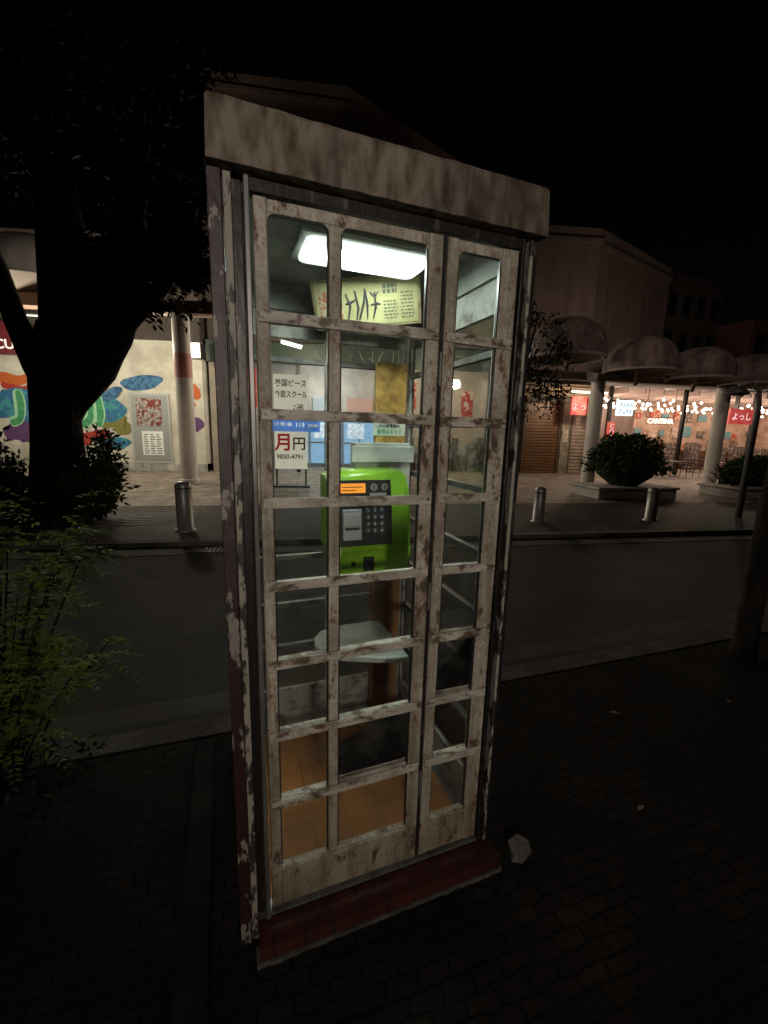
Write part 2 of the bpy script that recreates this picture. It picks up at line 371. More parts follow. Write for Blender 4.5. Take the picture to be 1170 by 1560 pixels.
mb = MB(); mb.mi=0; mb.box(.922,.934,-.004,.05,0,2.262); mb.mi=1; mb.box(.934,.950,.018,.06,0,2.262); mb.mi=2; mb.box(.950,.9620,-.006,.05,-.06,2.262); mb.mi=3; mb.box(.9625,.98,-.002,.06,-.068,2.262)
mb.obj('front_post', [darkmetal, black, creamstrip, darkmetal], booth, bevel=.002)
for sx in (0, W-.05):
    mb = MB(); mb.box(sx,sx+.05,D-.05,D,-.068,2.262); mb.obj('rear_post', sidepaint, booth, bevel=.003)
mb = MB(); mb.box(.098,.922,.0,.034,2.232,2.262); mb.obj('door_lintel', darkmetal, booth, bevel=.002)
mb = MB(); mb.box(.098,.922,-.002,.045,0.0035,.014); mb.obj('door_track', alum, booth)

def leaf(s0,s1,wl,wr,mull, y=.008):
    t = .028
    door = MB()
    door.box(s0,s0+wl,y,y+t,.02,2.228); door.box(s1-wr,s1,y,y+t,.02,2.228)
    door.box(s0+wl,s1-wr,y+.001,y+t-.001,.022,ZR[0]-.008)
    door.box(s0+wl,s1-wr,y+.001,y+t-.001,ZR[8],2.226)
    if mull: door.box(mull[0],mull[1],y+.002,y+t-.002,ZR[0]-.008,ZR[8])
    door.box(s0+wl-.004,s1-wr+.004,y-.005,y+.001,ZR[0]-.024,ZR[0]-.009)
    d = door.obj('door', paint, booth, bevel=.003)
    cells = [(s0+wl,mull[0]),(mull[1],s1-wr)] if mull else [(s0+wl,s1-wr)]
    for i in range(1,8):
        z = ZR[i]
        r = MB()
        tl = random.uniform(-.002,.002); tw = random.uniform(-.0025,.0025)
        zz0,zz1 = z-.015+tl, z+.015+tl
        r.box(s0+.005,s1-.005,y-.007,y-.001,zz0,zz1)
        r.box(s0+wl,s1-wr,y-.001,y+t+.004,z-.010,z+.010)
        for sx in ([s0+.005+.012, s1-.017]+([ (mull[0]+mull[1])/2 ] if mull else [])):
            r.tube([(sx,y-.011,z),(sx,y-.006,z)],[.0035,.0045],8)
        for v in r.bm.verts: v.co.z += tw*(v.co.x-(s0+s1)/2)/((s1-s0)/2)
        r.obj('glazing_bar', paint_rail, d, bevel=.0025)
    for ci,(a,b) in enumerate(cells):
        for i in range(8):
            q = MB(); zz0 = ZR[i]-.008 if i==0 else ZR[i]+.009; zz1 = ZR[i+1]-.009 if i<7 else ZR[8]
            q.quad((a,y+.014,zz0),(b,y+.014,zz0),(b,y+.014,zz1),(a,y+.014,zz1))
            q.obj('window_pane', glass, d)
        zt = ZR[8]; rr_ = .022; gw=.004
        for (cx,cz,sx,sz) in [(a,zt,1,-1),(b,zt,-1,-1)]:
            g = MB()
            arc = [(cx+sx*(rr_-rr_*math.sin(t_)), cz+sz*(rr_-rr_*math.cos(t_))) for t_ in [math.pi/2*k/6 for k in range(7)]]
            vs = [g.bm.verts.new((x_, y+.004, z_)) for x_,z_ in [(cx,cz)]+arc]
            for k in range(1,len(vs)-1): g.bm.faces.new([vs[0],vs[k],vs[k+1]])
            g.obj('pane_corner', paint, d)
        g = MB()
        g.box(a,a+gw,y+.006,y+.016,ZR[0],ZR[8]); g.box(b-gw,b,y+.006,y+.016,ZR[0],ZR[8]); g.box(a+gw-.0005,b-gw+.0005,y+.0065,y+.0155,ZR[8]-gw,ZR[8]-.0003)
        g.obj('gasket', black, d)
    return d
dA = leaf(.107,.648,.033,.046,(.303,.336))
dB = leaf(.664,.918,.038,.060,None)
mb = MB(); mb.box(.6495,.6625,.016,.034,.02,2.226); mb.obj('hinge_strip', darkmetal, booth)
for z in (.35,1.1,1.85):
    mb = MB(); mb.tube([(.656,.010,z-.05),(.656,.010,z+.05)],[.006,.006],10); mb.obj('hinge', alum, booth)

def wall(name, T, L, rails, stiles, kick=.2, top=2.2, dark=None):
    mb = MB()
    for a,b in stiles: mb.box(a,b,-.012,.012,0.02,top,R=T)
    ts = sorted(stiles)
    for i in range(len(ts)-1):
        a,b = ts[i][1], ts[i+1][0]
        mb.mi = 0
        mb.box(a,b,-.011,.011,.02,kick,R=T); mb.box(a,b,-.011,.011,top-.12,top,R=T)
        mb.mi = 1
        for z in rails: mb.box(a,b,-.016,.014,z-.012,z+.012,R=T)
    o = mb.obj(name, [sidepaint, dark or sidedark], booth, bevel=.002)
    for i in range(len(ts)-1):
        g = MB()
        a,b = ts[i][1], ts[i+1][0]
        g.quad(*[T @ Vector(v) for v in [(a,0,kick),(b,0,kick),(b,0,top-.12),(a,0,top-.12)]])
        g.obj('wall_glass', glass2, o)
    return o
TL = Matrix.Translation((.025,0,0)) @ Matrix.Rotation(math.pi/2,4,'Z')
TR = Matrix.Translation((W-.025,0,0)) @ Matrix.Rotation(math.pi/2,4,'Z')
TB = Matrix.Translation((0,D-.025,0))
st = [(.06,.09),(.47,.50),(D-.08,D-.05)]
wall('side_wall', TL, D, ZR[1:8], st)
wall('side_wall', TR, D, ZR[1:8], st)
wall('rear_wall', TB, W, [.50,.74,1.0,1.98], [(.05,.085),(.50,.53),(W-.085,W-.05)], kick=.25)

mb = MB(); mb.box(.28,.78,.30,.56,2.292,2.309); mb.obj('lamp_housing', white, booth, bevel=.004)
mb = MB()
pp=[]
for cx,cy,a0 in [(.73,.49,0),(.335,.49,90),(.335,.345,180),(.73,.345,270)]:
    for k in range(7):
        a=math.radians(a0+90*k/6); pp.append((cx+.035*math.cos(a),cy+.035*math.sin(a)))
mb.prism(pp,2.272,2.291); mb.obj('lamp_panel', tube, booth, bevel=.006)

T = Matrix.Translation((.385,.72,2.278)) @ Matrix.Rotation(math.radians(-27),4,'Z') @ Matrix.Rotation(math.radians(-4),4,'Y') @ Matrix.Rotation(math.radians(24),4,'X')
nb = MB(); nb.box(0,.47,-.006,.006,-.20,0,R=T); nbo = nb.obj('notice_board', mat('board_frame',(.24,.20,.10),.6,col2=(.12,.09,.05),scale=12), booth, bevel=.003)
q = MB(); q.quad(*[T @ Vector(v) for v in [(.014,-.0085,-.188),(.456,-.0085,-.188),(.456,-.0085,-.012),(.014,-.0085,-.012)]]); q.obj('poster', cream, nbo)
pg = mat('print_grey',(.07,.08,.05),.6)
rnd = random.Random(3)
inkm = MB()
for (xa,xb,za_,zb_,rows,h_) in [(.31,.37,-.17,-.09,6,.006),(.31,.37,-.07,-.03,2,.016),(.385,.44,-.17,-.06,8,.006)]:
    for r_ in range(rows):
        z = za_+(zb_-za_)*r_/rows; x = xa
        while x < xb-.004:
            l_ = rnd.uniform(.004,.016)
            inkm.quad(*[T @ Vector(v) for v in [(x,-.0100,z),(min(x+l_,xb),-.0100,z),(min(x+l_,xb),-.0100,z+h_),(x,-.0100,z+h_)]]); x += l_+rnd.uniform(.002,.006)
o=inkm.obj('poster_print', pg, nbo); o['kind']='stuff'
q=MB(); q.quad(*[T @ Vector(v) for v in [(.03,-.0098,-.17),(.13,-.0098,-.17),(.13,-.0098,-.04),(.03,-.0098,-.04)]]); q.obj('poster_picture', mat('print_pink',(.26,.09,.05),.6,col2=(.32,.28,.18),scale=40,lo=.5,hi=.55), nbo)
# bold brush lettering on the poster
inkm=MB()
for (a,b,c_) in [((.15,-.06),(.165,-.11),(.15,-.165)),((.145,-.10),(.17,-.095),(.19,-.085)),((.19,-.05),(.20,-.12),(.185,-.17)),((.20,-.165),(.225,-.10),(.235,-.045)),((.235,-.05),(.24,-.11),(.235,-.165)),((.255,-.06),(.275,-.08),(.29,-.06)),((.275,-.06),(.275,-.12),(.26,-.165)),((.255,-.11),(.28,-.105),(.298,-.11))]:
    inkm.tube([T @ Vector((v[0],-.0105,v[1])) for v in (a,b,c_)],[.0035,.0052,.0025],6)
o=inkm.obj('poster_lettering', inkd, nbo); o['kind']='stuff'

mb = MB(); mb.box(.755,.925,D-.075,D-.045,.02,1.50); mb.obj('mounting_board', woodb, booth, bevel=.003)
mb = MB(); mb.box(.755,.925,D-.078,D-.045,1.502,2.0); mb.obj('mottled_panel', yellowb, booth, bevel=.003)
mb = MB(); mb.box(.62,.925,.80,D-.078,1.10,1.60); mb.box(.60,.94,.785,.80,1.50,1.585); mb.obj('telephone_mount', white, booth, bevel=.006)
mb = MB()
pts = [(.80,.88),(.54,.88),(.45,.84),(.41,.78),(.395,.70),(.42,.62),(.50,.56),(.66,.49),(.73,.465),(.80,.46)]
mb.prism(pts,.575,.605); mb.obj('shelf', white, booth, bevel=.006)
yb = D-.045
mb = MB(); mb.box(.235,.470,yb-.003,yb-.001,1.645,1.705); st_ = mb.obj('blue_sticker', blue, booth)
text('sticker_lettering','119',.032,(.345,yb-.0045,1.666),inkw,st_)
text('sticker_lettering','火事・救急・救助',.020,(.243,yb-.0045,1.672),inkw,st_,sx=.55)
text('sticker_lettering','緊急通報',.018,(.410,yb-.0045,1.668),inkw,st_,sx=.7)
mb = MB(); mb.box(.74,.92,D-.083,D-.080,1.635,1.705); st_ = mb.obj('paper_notice', mat('notice_paper',(.50,.54,.46),.6), booth)
text('notice_lettering','この公衆電話の',.022,(.75,D-.0845,1.678),inkd,st_,sx=.9)
text('notice_lettering','番号は 8 です',.026,(.76,D-.0845,1.647),inkg,st_,sx=.9)

# ------------------------------------------------------------------ public telephone
ph = empty('public_telephone', B, 'bright green public payphone with black keypad inside the booth', 'telephone')
a0,a1 = .460,.812
mb = MB()
prof = [(.560,1.0),(.520,1.012),(.512,1.03),(.522,1.12),(.505,1.135),(.522,1.33),(.56,1.36),(.572,1.440),(.590,1.468),(.620,1.478),(.80,1.478),(.80,1.0)]
A = [mb.bm.verts.new((a0,y,z)) for y,z in prof]; Bq = [mb.bm.verts.new((a1,y,z)) for y,z in prof]
mb.bm.faces.new(A); mb.bm.faces.new(Bq[::-1])
for i in range(len(prof)): mb.bm.faces.new([A[i],A[(i+1)%len(prof)],Bq[(i+1)%len(prof)],Bq[i]])
bmesh.ops.bevel(mb.bm, geom=[e for e in mb.bm.edges if abs(e.verts[0].co.x-e.verts[1].co.x)<1e-5], offset=.018, segments=4, affect='EDGES', clamp_overlap=True)
o=mb.obj('body', phoneg, ph, smooth=True)
def fpanel(name, s0,s1,z0,z1, y0,y1, th, m, bev=.002, parent=ph):
    mb = MB(); vs=[]
    for yy in (0,-th):
        vs.append([mb.bm.verts.new(c) for c in [(s0,y0+yy,z0),(s1,y0+yy,z0),(s1,y1+yy,z1),(s0,y1+yy,z1)]])
    A,Bv=vs; mb.bm.faces.new(Bv); mb.bm.faces.new(A[::-1])
    for k in range(4): mb.bm.faces.new([A[k],A[(k+1)%4],Bv[(k+1)%4],Bv[k]])
    return mb.obj(name, m, parent, bevel=bev)
fy = lambda z: .505 + (z-1.135)*(.017/.195)
gy = lambda z: .56 + (z-1.36)*(.012/.080)
fpanel('keypad_panel', .472,.712,1.155,1.335, fy(1.155),fy(1.335),.006, black)
fpanel('display_panel', .474,.722,1.365,1.440, gy(1.365),gy(1.440),.005, black)
fpanel('display_screen', .484,.600,1.384,1.426, gy(1.384)-.005,gy(1.426)-.005,.003, orangelcd, .001)
fpanel('card_slot', .480,.565,1.185,1.320, fy(1.185)-.006,fy(1.32)-.006,.016, grey,.004)
fpanel('card_slot_opening', .490,.553,1.232,1.242, fy(1.232)-.022,fy(1.242)-.022,.001, black,0)
fpanel('card_slot_plate', .485,.559,1.250,1.300, fy(1.25)-.022,fy(1.30)-.022,.002, silver,.001)
for r_ in range(2):
    fpanel('display_mark', .490,.490+.095-.03*r_,1.408-.014*r_,1.412-.014*r_, gy(1.41-.014*r_)-.0085,gy(1.412-.014*r_)-.0085,.0004, mat('lcd_mark%d'%r_,(.2,.06,.01),.5),0)
keym = mat('key_grey',(.07,.07,.08),.4)
for r_ in range(4):
    for c_ in range(3):
        s_ = .588+c_*.032; z_ = 1.312-r_*.030
        mb = MB(); mb.tube([(s_+.010,fy(z_)-.006,z_),(s_+.010,fy(z_)-.013,z_)],[.0125,.011],14); k_=mb.obj('key', keym, ph)
        text('key_mark','123456789*0#'[r_*3+c_],.014,(s_+.0055,fy(z_)-.0138,z_-.005),inkw,k_,ext=.0003)
for s_ in (.640,.692):
    z_=1.408; mb=MB(); mb.tube([(s_,gy(z_)-.005,z_),(s_,gy(z_)-.008,z_)],[.017,.017],20); mb.obj('coin_button', silver, ph)
    mb=MB(); mb.box(s_-.002,s_+.002,gy(z_)-.0095,gy(z_)-.008,z_-.011,z_+.011); mb.obj('coin_slot', black, ph)
fpanel('coin_return', .580,.632,1.035,1.098, .515,.521,.012, black,.004)
fpanel('label_plate', .62,.70,1.37,1.383, gy(1.37)-.005,gy(1.383)-.005,.002, silver,0)
mb=MB(); mb.tube([(.535,.522,1.07),(.535,.508,1.07)],[.011,.010],16); mb.obj('lock', darkmetal, ph)
mb=MB(); mb.tube([(.443,.56,1.44),(.443,.530,1.40),(.443,.520,1.30),(.443,.525,1.20),(.443,.55,1.16)],[.014,.016,.013,.016,.014],14)
mb.tube([(.443,.575,1.44),(.443,.535,1.44)],[.026,.021],18); mb.tube([(.443,.575,1.165),(.443,.535,1.165)],[.026,.021],18)
mb.obj('handset', phoneg, ph, smooth=True)
mb=MB(); mb.box(.428,.459,.585,.72,1.13,1.46); mb.obj('cradle', phoneg, ph, bevel=.008)
mb=MB(); pts=[]
for i in range(60):
    t=i/59; pts.append((.44+.006*math.cos(i*1.6)+.05*t, .56+.006*math.sin(i*1.6), 1.14-.30*math.sin(t*math.pi)))
mb.tube(pts,[.0035]*60,6); mb.obj('cord', black, ph, smooth=True)

# ------------------------------------------------------------------ broken chunk by the base
mb=MB()
mb.prism([(-.055,-.02),(-.02,-.045),(.035,-.038),(.055,.005),(.03,.042),(-.03,.035)],0,.028)
for v in mb.bm.verts: v.co += noise.noise_vector(v.co*40)*.007
mb.obj('stone', mat('pale_stone',(.15,.137,.118),.9,col2=(.08,.072,.063),scale=30,bump=.5), M=Matrix.Translation((.60,1.48,.004)) @ Matrix.Rotation(math.radians(30),4,'Z') @ Matrix.Rotation(math.radians(12),4,'X'), bevel=.003, label='flat broken chunk of pale stone beside the booth step', cat='stone')
leafd = mat('fallen_leaf',(.20,.15,.08),.7)
rnd = random.Random(11)
for (x,y) in [(2.35,2.55),(1.5,2.4),(1.25,1.7)]:
    mb=MB(); l=.018+rnd.random()*.015; a=.004
    mb.quad((-l,0,a),(0,l*.45,a+.006),(l,0,a),(0,-l*.45,a+.004))
    mb.obj('fallen_leaf', leafd, M=rotz((x,y,.004),rnd.uniform(0,360)), label='small dry fallen leaf on the paving', cat='leaf', group='fallen leaves on the paving')

# ------------------------------------------------------------------ bollards
steel = mat('brushed_steel',(.50,.48,.45),.42,.45,col2=(.34,.32,.30),scale=9,stretch=(1,1,.1))
def bollard(x,y,h,r=.11):
    e = empty('bollard', rotz((x,y,0),0), 'polished steel bollard with domed cap on the far pavement','bollard','bollards along the kerb')
    mb=MB(); mb.lathe((0,0,0),[(r*1.35,0),(r*1.35,.02),(r,.03),(r,h-.12)],28); mb.obj('shaft',steel,e,smooth=True)
    mb=MB(); mb.lathe((0,0,0),[(r*.94,h-.12),(r*.94,h-.10)],28); mb.obj('band',black,e)
    mb=MB(); mb.lathe((0,0,0),[(r*1.02,h-.10),(r*1.02,h-.06),(r*.9,h-.02),(r*.55,h),(.001,h+.008)],28); mb.obj('cap',steel,e,smooth=True)
bollard(-3.37,6.96,.84,.13); bollard(3.17,8.48,.72); bollard(5.77,8.95,.72)

# ------------------------------------------------------------------ mural building
wallw = mat('white_render',(.64,.61,.52),.8,col2=(.52,.49,.42),scale=1.2,bump=.2,bscale=20,col3=(.8,.78,.74),s3=.6)
dimwall = mat('dim_wall',(.10,.078,.067),.9,col2=(.06,.047,.04),scale=.7)
greyw = mat('grey_wall',(.42,.37,.30),.85,col2=(.30,.26,.22),scale=1.)
MW = rotz((-16.5,16.3,0), 4.0)
mur = empty('mural_building', MW, 'white rendered shop building with colourful painted mural and poster door','building')
mb=MB(); mb.box(0,9.35,0,6,0.3,4.95); mb.obj('wall',wallw,mur)
mb=MB(); mb.box(-.02,9.37,-.06,0,0.,.30); mb.obj('plinth',brickmat('plinth_tiles',(.5,.49,.44),(.45,.43,.4),(.2,.2,.18),.3,.15,ms=.01),mur)
mb=MB(); mb.box(-3,9.36,-.1,6,4.96,8.5); mb.obj('upper_storey',dimwall,mur)
def ribbon(pts,w0,m,k,wave=.25,name='mural_shape'):
    P=[Vector((a,0,b)) for a,b in pts]; Q=[]
    n=len(P)
    for i in range(n-1):
        p0=P[max(i-1,0)];p1=P[i];p2=P[i+1];p3=P[min(i+2,n-1)]
        for j in range(8):
            t=j/8; Q.append(.5*((2*p1)+(p2-p0)*t+(2*p0-5*p1+4*p2-p3)*t*t+(3*p1-p0-3*p2+p3)*t*t*t))
    Q.append(P[-1]); mb=MB(); L_=[];R_=[]; N_=len(Q)
    for i,q in enumerate(Q):
        d=(Q[min(i+1,N_-1)]-Q[max(i-1,0)]).normalized(); s_=Vector((-d.z,0,d.x)); u=i/(N_-1)
        w_=w0*math.sqrt(max(.02,1-(2*u-1)**8))*(1+wave*math.sin(u*9+k))
        y=-.004-.003*k
        a=q+s_*w_; b=q-s_*w_
        L_.append(mb.bm.verts.new((a.x,y,a.z))); R_.append(mb.bm.verts.new((b.x,y,b.z)))
    for i in range(N_-1): mb.bm.faces.new([L_[i],L_[i+1],R_[i+1],R_[i]])
    return mb.obj(name,m,mur)
def blob(cx,cz,rx,rz,m,k,rot=0,seed=0,amp=.15,parent=mur,name='mural_shape'):
    mb=MB(); n=40; vs=[]
    for i in range(n):
        a=2*math.pi*i/n; r=1+amp*math.sin(3*a+seed)+amp*.6*math.sin(5*a+seed*2)
        x=rx*r*math.cos(a); z=rz*r*math.sin(a); c,s_=math.cos(rot),math.sin(rot)
        vs.append(mb.bm.verts.new((cx+x*c-z*s_, -.004-.003*k, cz+x*s_+z*c)))
    mb.bm.faces.new(vs); return mb.obj(name,m,parent)
mor=mat('mural_orange',(.50,.11,.02),.7); mte=mat('mural_teal',(.05,.28,.30),.7,col2=(.03,.14,.28),scale=3,lo=.45,hi=.5); mgr=mat('mural_green',(.07,.34,.12),.7,col2=(.04,.22,.12),scale=5)
mbl=mat('mural_blue',(.05,.17,.32),.7,col2=(.02,.07,.16),scale=7,lo=.5,hi=.55); mpu=mat('mural_purple',(.12,.05,.15),.7); mol=mat('mural_olive',(.20,.18,.04),.7); mli=mat('mural_lightgreen',(.36,.62,.40),.7); mred=mat('mural_red',(.38,.03,.02),.7)
ribbon([(1.8,3.45),(2.5,3.3),(3.2,3.5),(4.0,3.3),(4.6,3.2)],.20,mor,1)
ribbon([(1.9,3.15),(2.7,3.02),(3.5,3.22),(4.1,3.0)],.12,mred,2); ribbon([(1.9,2.92),(2.6,2.78),(3.5,2.98),(4.3,2.8)],.11,mbl,3)
ribbon([(1.4,2.2),(2.4,2.5),(3.4,2.2),(4.4,2.55),(5.7,2.35),(6.1,2.7)],.58,mte,4,.12)
ribbon([(1.8,1.25),(2.4,1.45),(3.1,1.2)],.36,mpu,3); ribbon([(3.0,1.15),(3.6,1.35),(4.3,1.1)],.2,mor,2); ribbon([(4.6,1.1),(5.2,1.35),(5.7,1.2)],.22,mred,1)
ribbon([(4.7,3.05),(5.2,3.2),(5.8,3.05)],.22,mor,3)
k0=5
for pts in [[(2.45,3.0),(2.5,2.4),(2.4,1.9),(2.05,1.75)],[(3.0,2.95),(3.15,2.3),(3.45,1.95),(3.75,2.3),(3.8,2.95)],[(3.4,2.0),(3.3,1.5),(2.95,1.35)],[(4.3,2.95),(4.3,2.2),(4.6,1.8),(5.0,2.0),(5.1,2.8)],[(5.35,2.9),(5.4,2.2),(5.3,1.7)]]:
    ribbon(pts,.20,mli,k0,.08,'mural_letter'); ribbon([(a+.03,b-.02) for a,b in pts],.12,mgr,k0+.5,.08,'mural_letter'); k0+=1.1
blob(7.05,3.38,.80,.28,mbl,1,.15,.3,.05); blob(5.95,2.95,.4,.2,mbl,11,.5,1,.05); blob(5.95,1.05,.5,.25,mte,2,.1,1,.06)
ribbon([(5.4,1.75),(5.9,1.9),(6.3,1.7),(6.5,1.8)],.30,mol,3)
ribbon([(8.75,2.5),(8.8,2.95),(9.2,3.2)],.26,mor,1); blob(8.95,1.85,.36,.30,mpu,2,.2,1.8,.06); blob(8.6,1.0,.3,.16,mte,1,.1,2)
mb=MB(); mb.box(6.55,8.05,-.07,-.02,.30,3.0); dr=mb.obj('door',mat('door_grey',(.42,.42,.40),.5),mur,bevel=.01)
mb=MB(); mb.box(6.63,7.97,-.082,-.071,.42,2.92); mb.obj('door_leaf',mat('door_leafm',(.30,.31,.30),.5),dr)
mb=MB(); mb.box(6.8,7.75,-.095,-.083,1.75,2.8); po=mb.obj('poster',mat('poster_red',(.42,.38,.33),.6,col2=(.25,.03,.03),scale=6,lo=.50,hi=.54,col3=(.2,.2,.22),s3=10),dr)
mb=MB(); mb.box(6.95,7.75,-.095,-.083,.62,1.55); po=mb.obj('poster',inkw,dr)
mb=MB(); rnd=random.Random(5)
for i in range(9):
    for j in range(3):
        mb.box(7.02+j*.24,7.02+j*.24+rnd.uniform(.1,.2),-.098,-.096,.68+i*.09,.72+i*.09)
o=mb.obj('poster_print',mat('print',(.15,.16,.17),.6),po); o['kind']='stuff'
pts=[(-3,4.20)]+[(-3+.5*i,4.96+.75*math.cos((i-3)/11.5*1.5)) for i in range(0,15)]+[(4.15,4.85),(4.15,4.20)]
sg=MB(); vsA=[sg.bm.verts.new((x,-.45,z)) for x,z in pts]; vsB=[sg.bm.verts.new((x,-.25,z)) for x,z in pts]
sg.bm.faces.new(vsA); sg.bm.faces.new(vsB[::-1])
for i in range(len(pts)): sg.bm.faces.new([vsA[i],vsA[(i+1)%len(pts)],vsB[(i+1)%len(pts)],vsB[i]])
so=sg.obj('shop_sign',mat('dark_red_sign',(.13,.010,.014),.6),mur)
text('sign_lettering','CUSTOM',.46,(2.20,-.47,4.38),mat('sign_white_letter',(.8,.78,.74),.5,emit=(1,.95,.85),es=.35),so,sx=1.10,bold=.010)

# ------------------------------------------------------------------ central shop (seen through booth)
MC = rotz((-7.1,17.4,0), 5.0)
cs = empty('corner_shop', MC, 'open fronted shop with dark fascia and blue lit windows','building')
mb=MB(); mb.box(0,12.6,3.0,3.2,0,5.0); mb.box(0,.3,0,3,0,5.0); mb.box(12.3,12.6,0,3,0,5.0); mb.box(0,12.6,-.05,3.2,4.9,5.1); mb.obj('wall',greyw,cs)
mb=MB(); mb.box(0,12.6,0,7,5.1,9.5); mb.obj('upper_storey',dimwall,cs)
mb=MB(); mb.box(.0,12.6,-.25,-.06,4.3,5.1); fo=mb.obj('fascia',mat('dark_green_fascia',(.035,.05,.04),.5),cs)
rnd=random.Random(9); fmk=mat('faded_mark',(.20,.20,.16),.6)
x=4.2
while x<8.6:
    mb=MB(); P=[(x+rnd.uniform(0,.3),-.27,4.45+rnd.uniform(0,.5)) for _ in range(4)]; mb.tube(P,[.02]*4,6); x+=.42
    mb.obj('fascia_mark',fmk,fo)
for i,(a,b) in enumerate([(2.2,3.6),(3.75,5.2),(5.35,6.8)]):
    mb=MB(); mb.box(a,b,2.7,2.95,.2,2.3); wo=mb.obj('window',mat('blue_lit_window%d'%i,(.02,.03,.05),.3,emit=(.30,.55,.85),es=.75,col2=(.1,.12,.15),scale=3),cs)
    mb=MB(); mb.box(a,b,2.62,2.69,1.15,1.22); mb.box((a+b)/2-.03,(a+b)/2+.03,2.615,2.695,.2,2.3); mb.obj('window_frame',alum,wo)
    mb=MB(); mb.box(a+.15,b-.5,2.60,2.612,1.4,2.1); mb.obj('poster',mat('pale_poster_glow%d'%i,(.5,.55,.55),.6,col2=(.2,.25,.4),scale=6,lo=.48,hi=.52,emit=(.8,.9,1),es=.5),wo)  # pale glow put into the poster to brighten the shopfront
    mb=MB(); mb.box(a+.1,b-.1,2.85,2.95,2.7,3.3); mb.obj('glow_panel',emis('pale_glow_panel%d'%i,[(1,.93,.8),(.85,.95,1),(1,.55,.4)][i],.55),cs)  # glowing panels added to brighten the shopfront behind the booth glass
for (a,z,w_) in [(1.1,2.6,.8),(4.6,3.0,.55),(7.6,2.4,.7),(9.2,1.6,.6),(10.2,2.0,.5)]:
    mb=MB(); mb.box(a,a+w_,-.28,-.255,z,z+1.5); mb.obj('banner',mat('banner_red%.1f'%a,(.35,.04,.035),.6,col2=(.5,.4,.33),scale=4,lo=.53,hi=.56),cs)
for x in (1.2,3.4,7.2,9.0,11.4):
    mb=MB(); mb.box(x,x+.16,-.05,.12,0,4.3); mb.obj('mullion',darkmetal,cs)
rnd=random.Random(4); stock=mat('stock',(.12,.11,.10),.7,col2=(.35,.33,.28),scale=2.5,lo=.5,hi=.55)
for i in range(12):
    x=7.0+i*.42; mb=MB(); mb.box(x,x+.38,1.2+rnd.random()*.8,2.4,0,rnd.uniform(.5,1.8)); mb.obj('shelving',stock,cs)
tl=empty('tube_lamp', rotz((-3.25,14.9,4.55),60),'lit fluorescent tube lamp hanging under the arcade','lamp')
mb=MB(); mb.tube([(-.45,0,0),(.45,0,0)],[.045]*2,10); mb.obj('tube',emis('tube_white',(1,.93,.75),12),tl)
mb=MB(); mb.box(-.5,.5,-.07,.07,.05,.10); mb.box(-.01,.01,-.01,.01,.1,.6); mb.obj('lamp_housing',grey,tl)
lamp('arcade_lamp_light',(-3.0,15.4,4.3),280,(1,.86,.62),.15)
lamp('arcade_lamp_light',(2.2,16.2,4.1),220,(1,.82,.62),.15)
lamp('window_light',(-2.6,18.9,3.6),260,(.80,.88,1.),.3)
lamp('window_light',(2.4,19.2,3.6),140,(1,.82,.62),.3)
sb=empty('sign_board', rotz((-3.36,12.95,0),8),'white Japanese school sign board standing on the far pavement','sign')
mb=MB(); mb.box(-.02,.95,-.03,.03,.55,3.35); bd=mb.obj('board',mat('sign_white_glow',(.62,.60,.52),.5,emit=(1,.92,.74),es=.46),sb,bevel=.01)  # board glows in place of light falling on it
mb=MB(); mb.box(.0,.05,-.02,.02,0,.55); mb.box(.88,.93,-.02,.02,0,.55); mb.box(-.1,1.03,-.25,.25,0,.05); mb.obj('stand',darkmetal,sb)
text('lettering','英国ピース',.22,(.02,-.045,3.02),inkd,bd,sx=.85,bold=.004)
text('lettering','外語スクール',.22,(.02,-.045,2.70),inkd,bd,sx=.72,bold=.004)
text('lettering','通',.36,(.52,-.045,2.2),inkd,bd)
text('lettering','月',.56,(-.02,-.045,1.16),inkr,bd,sx=.95,bold=.014)
text('lettering','円',.42,(.50,-.045,1.18),inkd,bd,bold=.008)
text('lettering','9850-4791',.20,(.03,-.045,.86),inkd,bd,sx=.95,bold=.003)

# ------------------------------------------------------------------ right shops
MF = rotz((5.5,20.2,0), 9.0)
rs = empty('shuttered_shop', MF, 'beige shop with two closed roller shutters and a brick pier','building')
beige=mat('beige_wall',(.46,.34,.23),.8,col2=(.34,.25,.18),scale=1.)
mb=MB(); mb.box(0,4.85,0,6,0,4.2); mb.obj('wall',beige,rs)
def shutter(x0_,x1_,col,pitch,nm):
    mb=MB(); mb.box(x0_+.05,x1_-.05,-.02,-.005,0,3.3); mb.mi=1; mb.box(x0_-.02,x0_+.06,-.12,-.02,0,3.35); mb.box(x1_-.06,x1_+.02,-.12,-.02,0,3.35); mb.box(x0_-.02,x1_+.02,-.2,-.02,3.35,3.6); mb.mi=0
    k=int(3.2/pitch)
    for i in range(k): mb.box(x0_+.06,x1_-.06,-.06,-.02,.03+i*pitch,.03+i*pitch+pitch*.75)
    mb.obj('roller_shutter',[mat(nm,col,.45,.1,col2=tuple(c*.7 for c in col),scale=2),mat(nm+'_frame',(.10,.07,.05),.6)],rs)
shutter(1.0,2.85,(.20,.10,.045),.14,'brown_shutter'); shutter(3.4,4.6,(.44,.35,.28),.165,'pale_shutter')
mb=MB(); mb.box(2.90,3.34,-.16,-.004,0,3.75); mb.obj('brick_pier',brickmat('pier_brick',(.34,.20,.13),(.26,.15,.10),(.3,.26,.2),.22,.08,ms=.008),rs)
mb=MB(); mb.box(2.98,3.24,-.19,-.165,1.5,2.1); mb.obj('poster',mat('small_poster',(.6,.55,.45),.6,col2=(.3,.2,.15),scale=9),rs)
mb=MB(); mb.box(0.3,4.9,-.5,0,3.85,4.0); mb.obj('awning',mat('fasc',(.40,.27,.16),.6),rs)
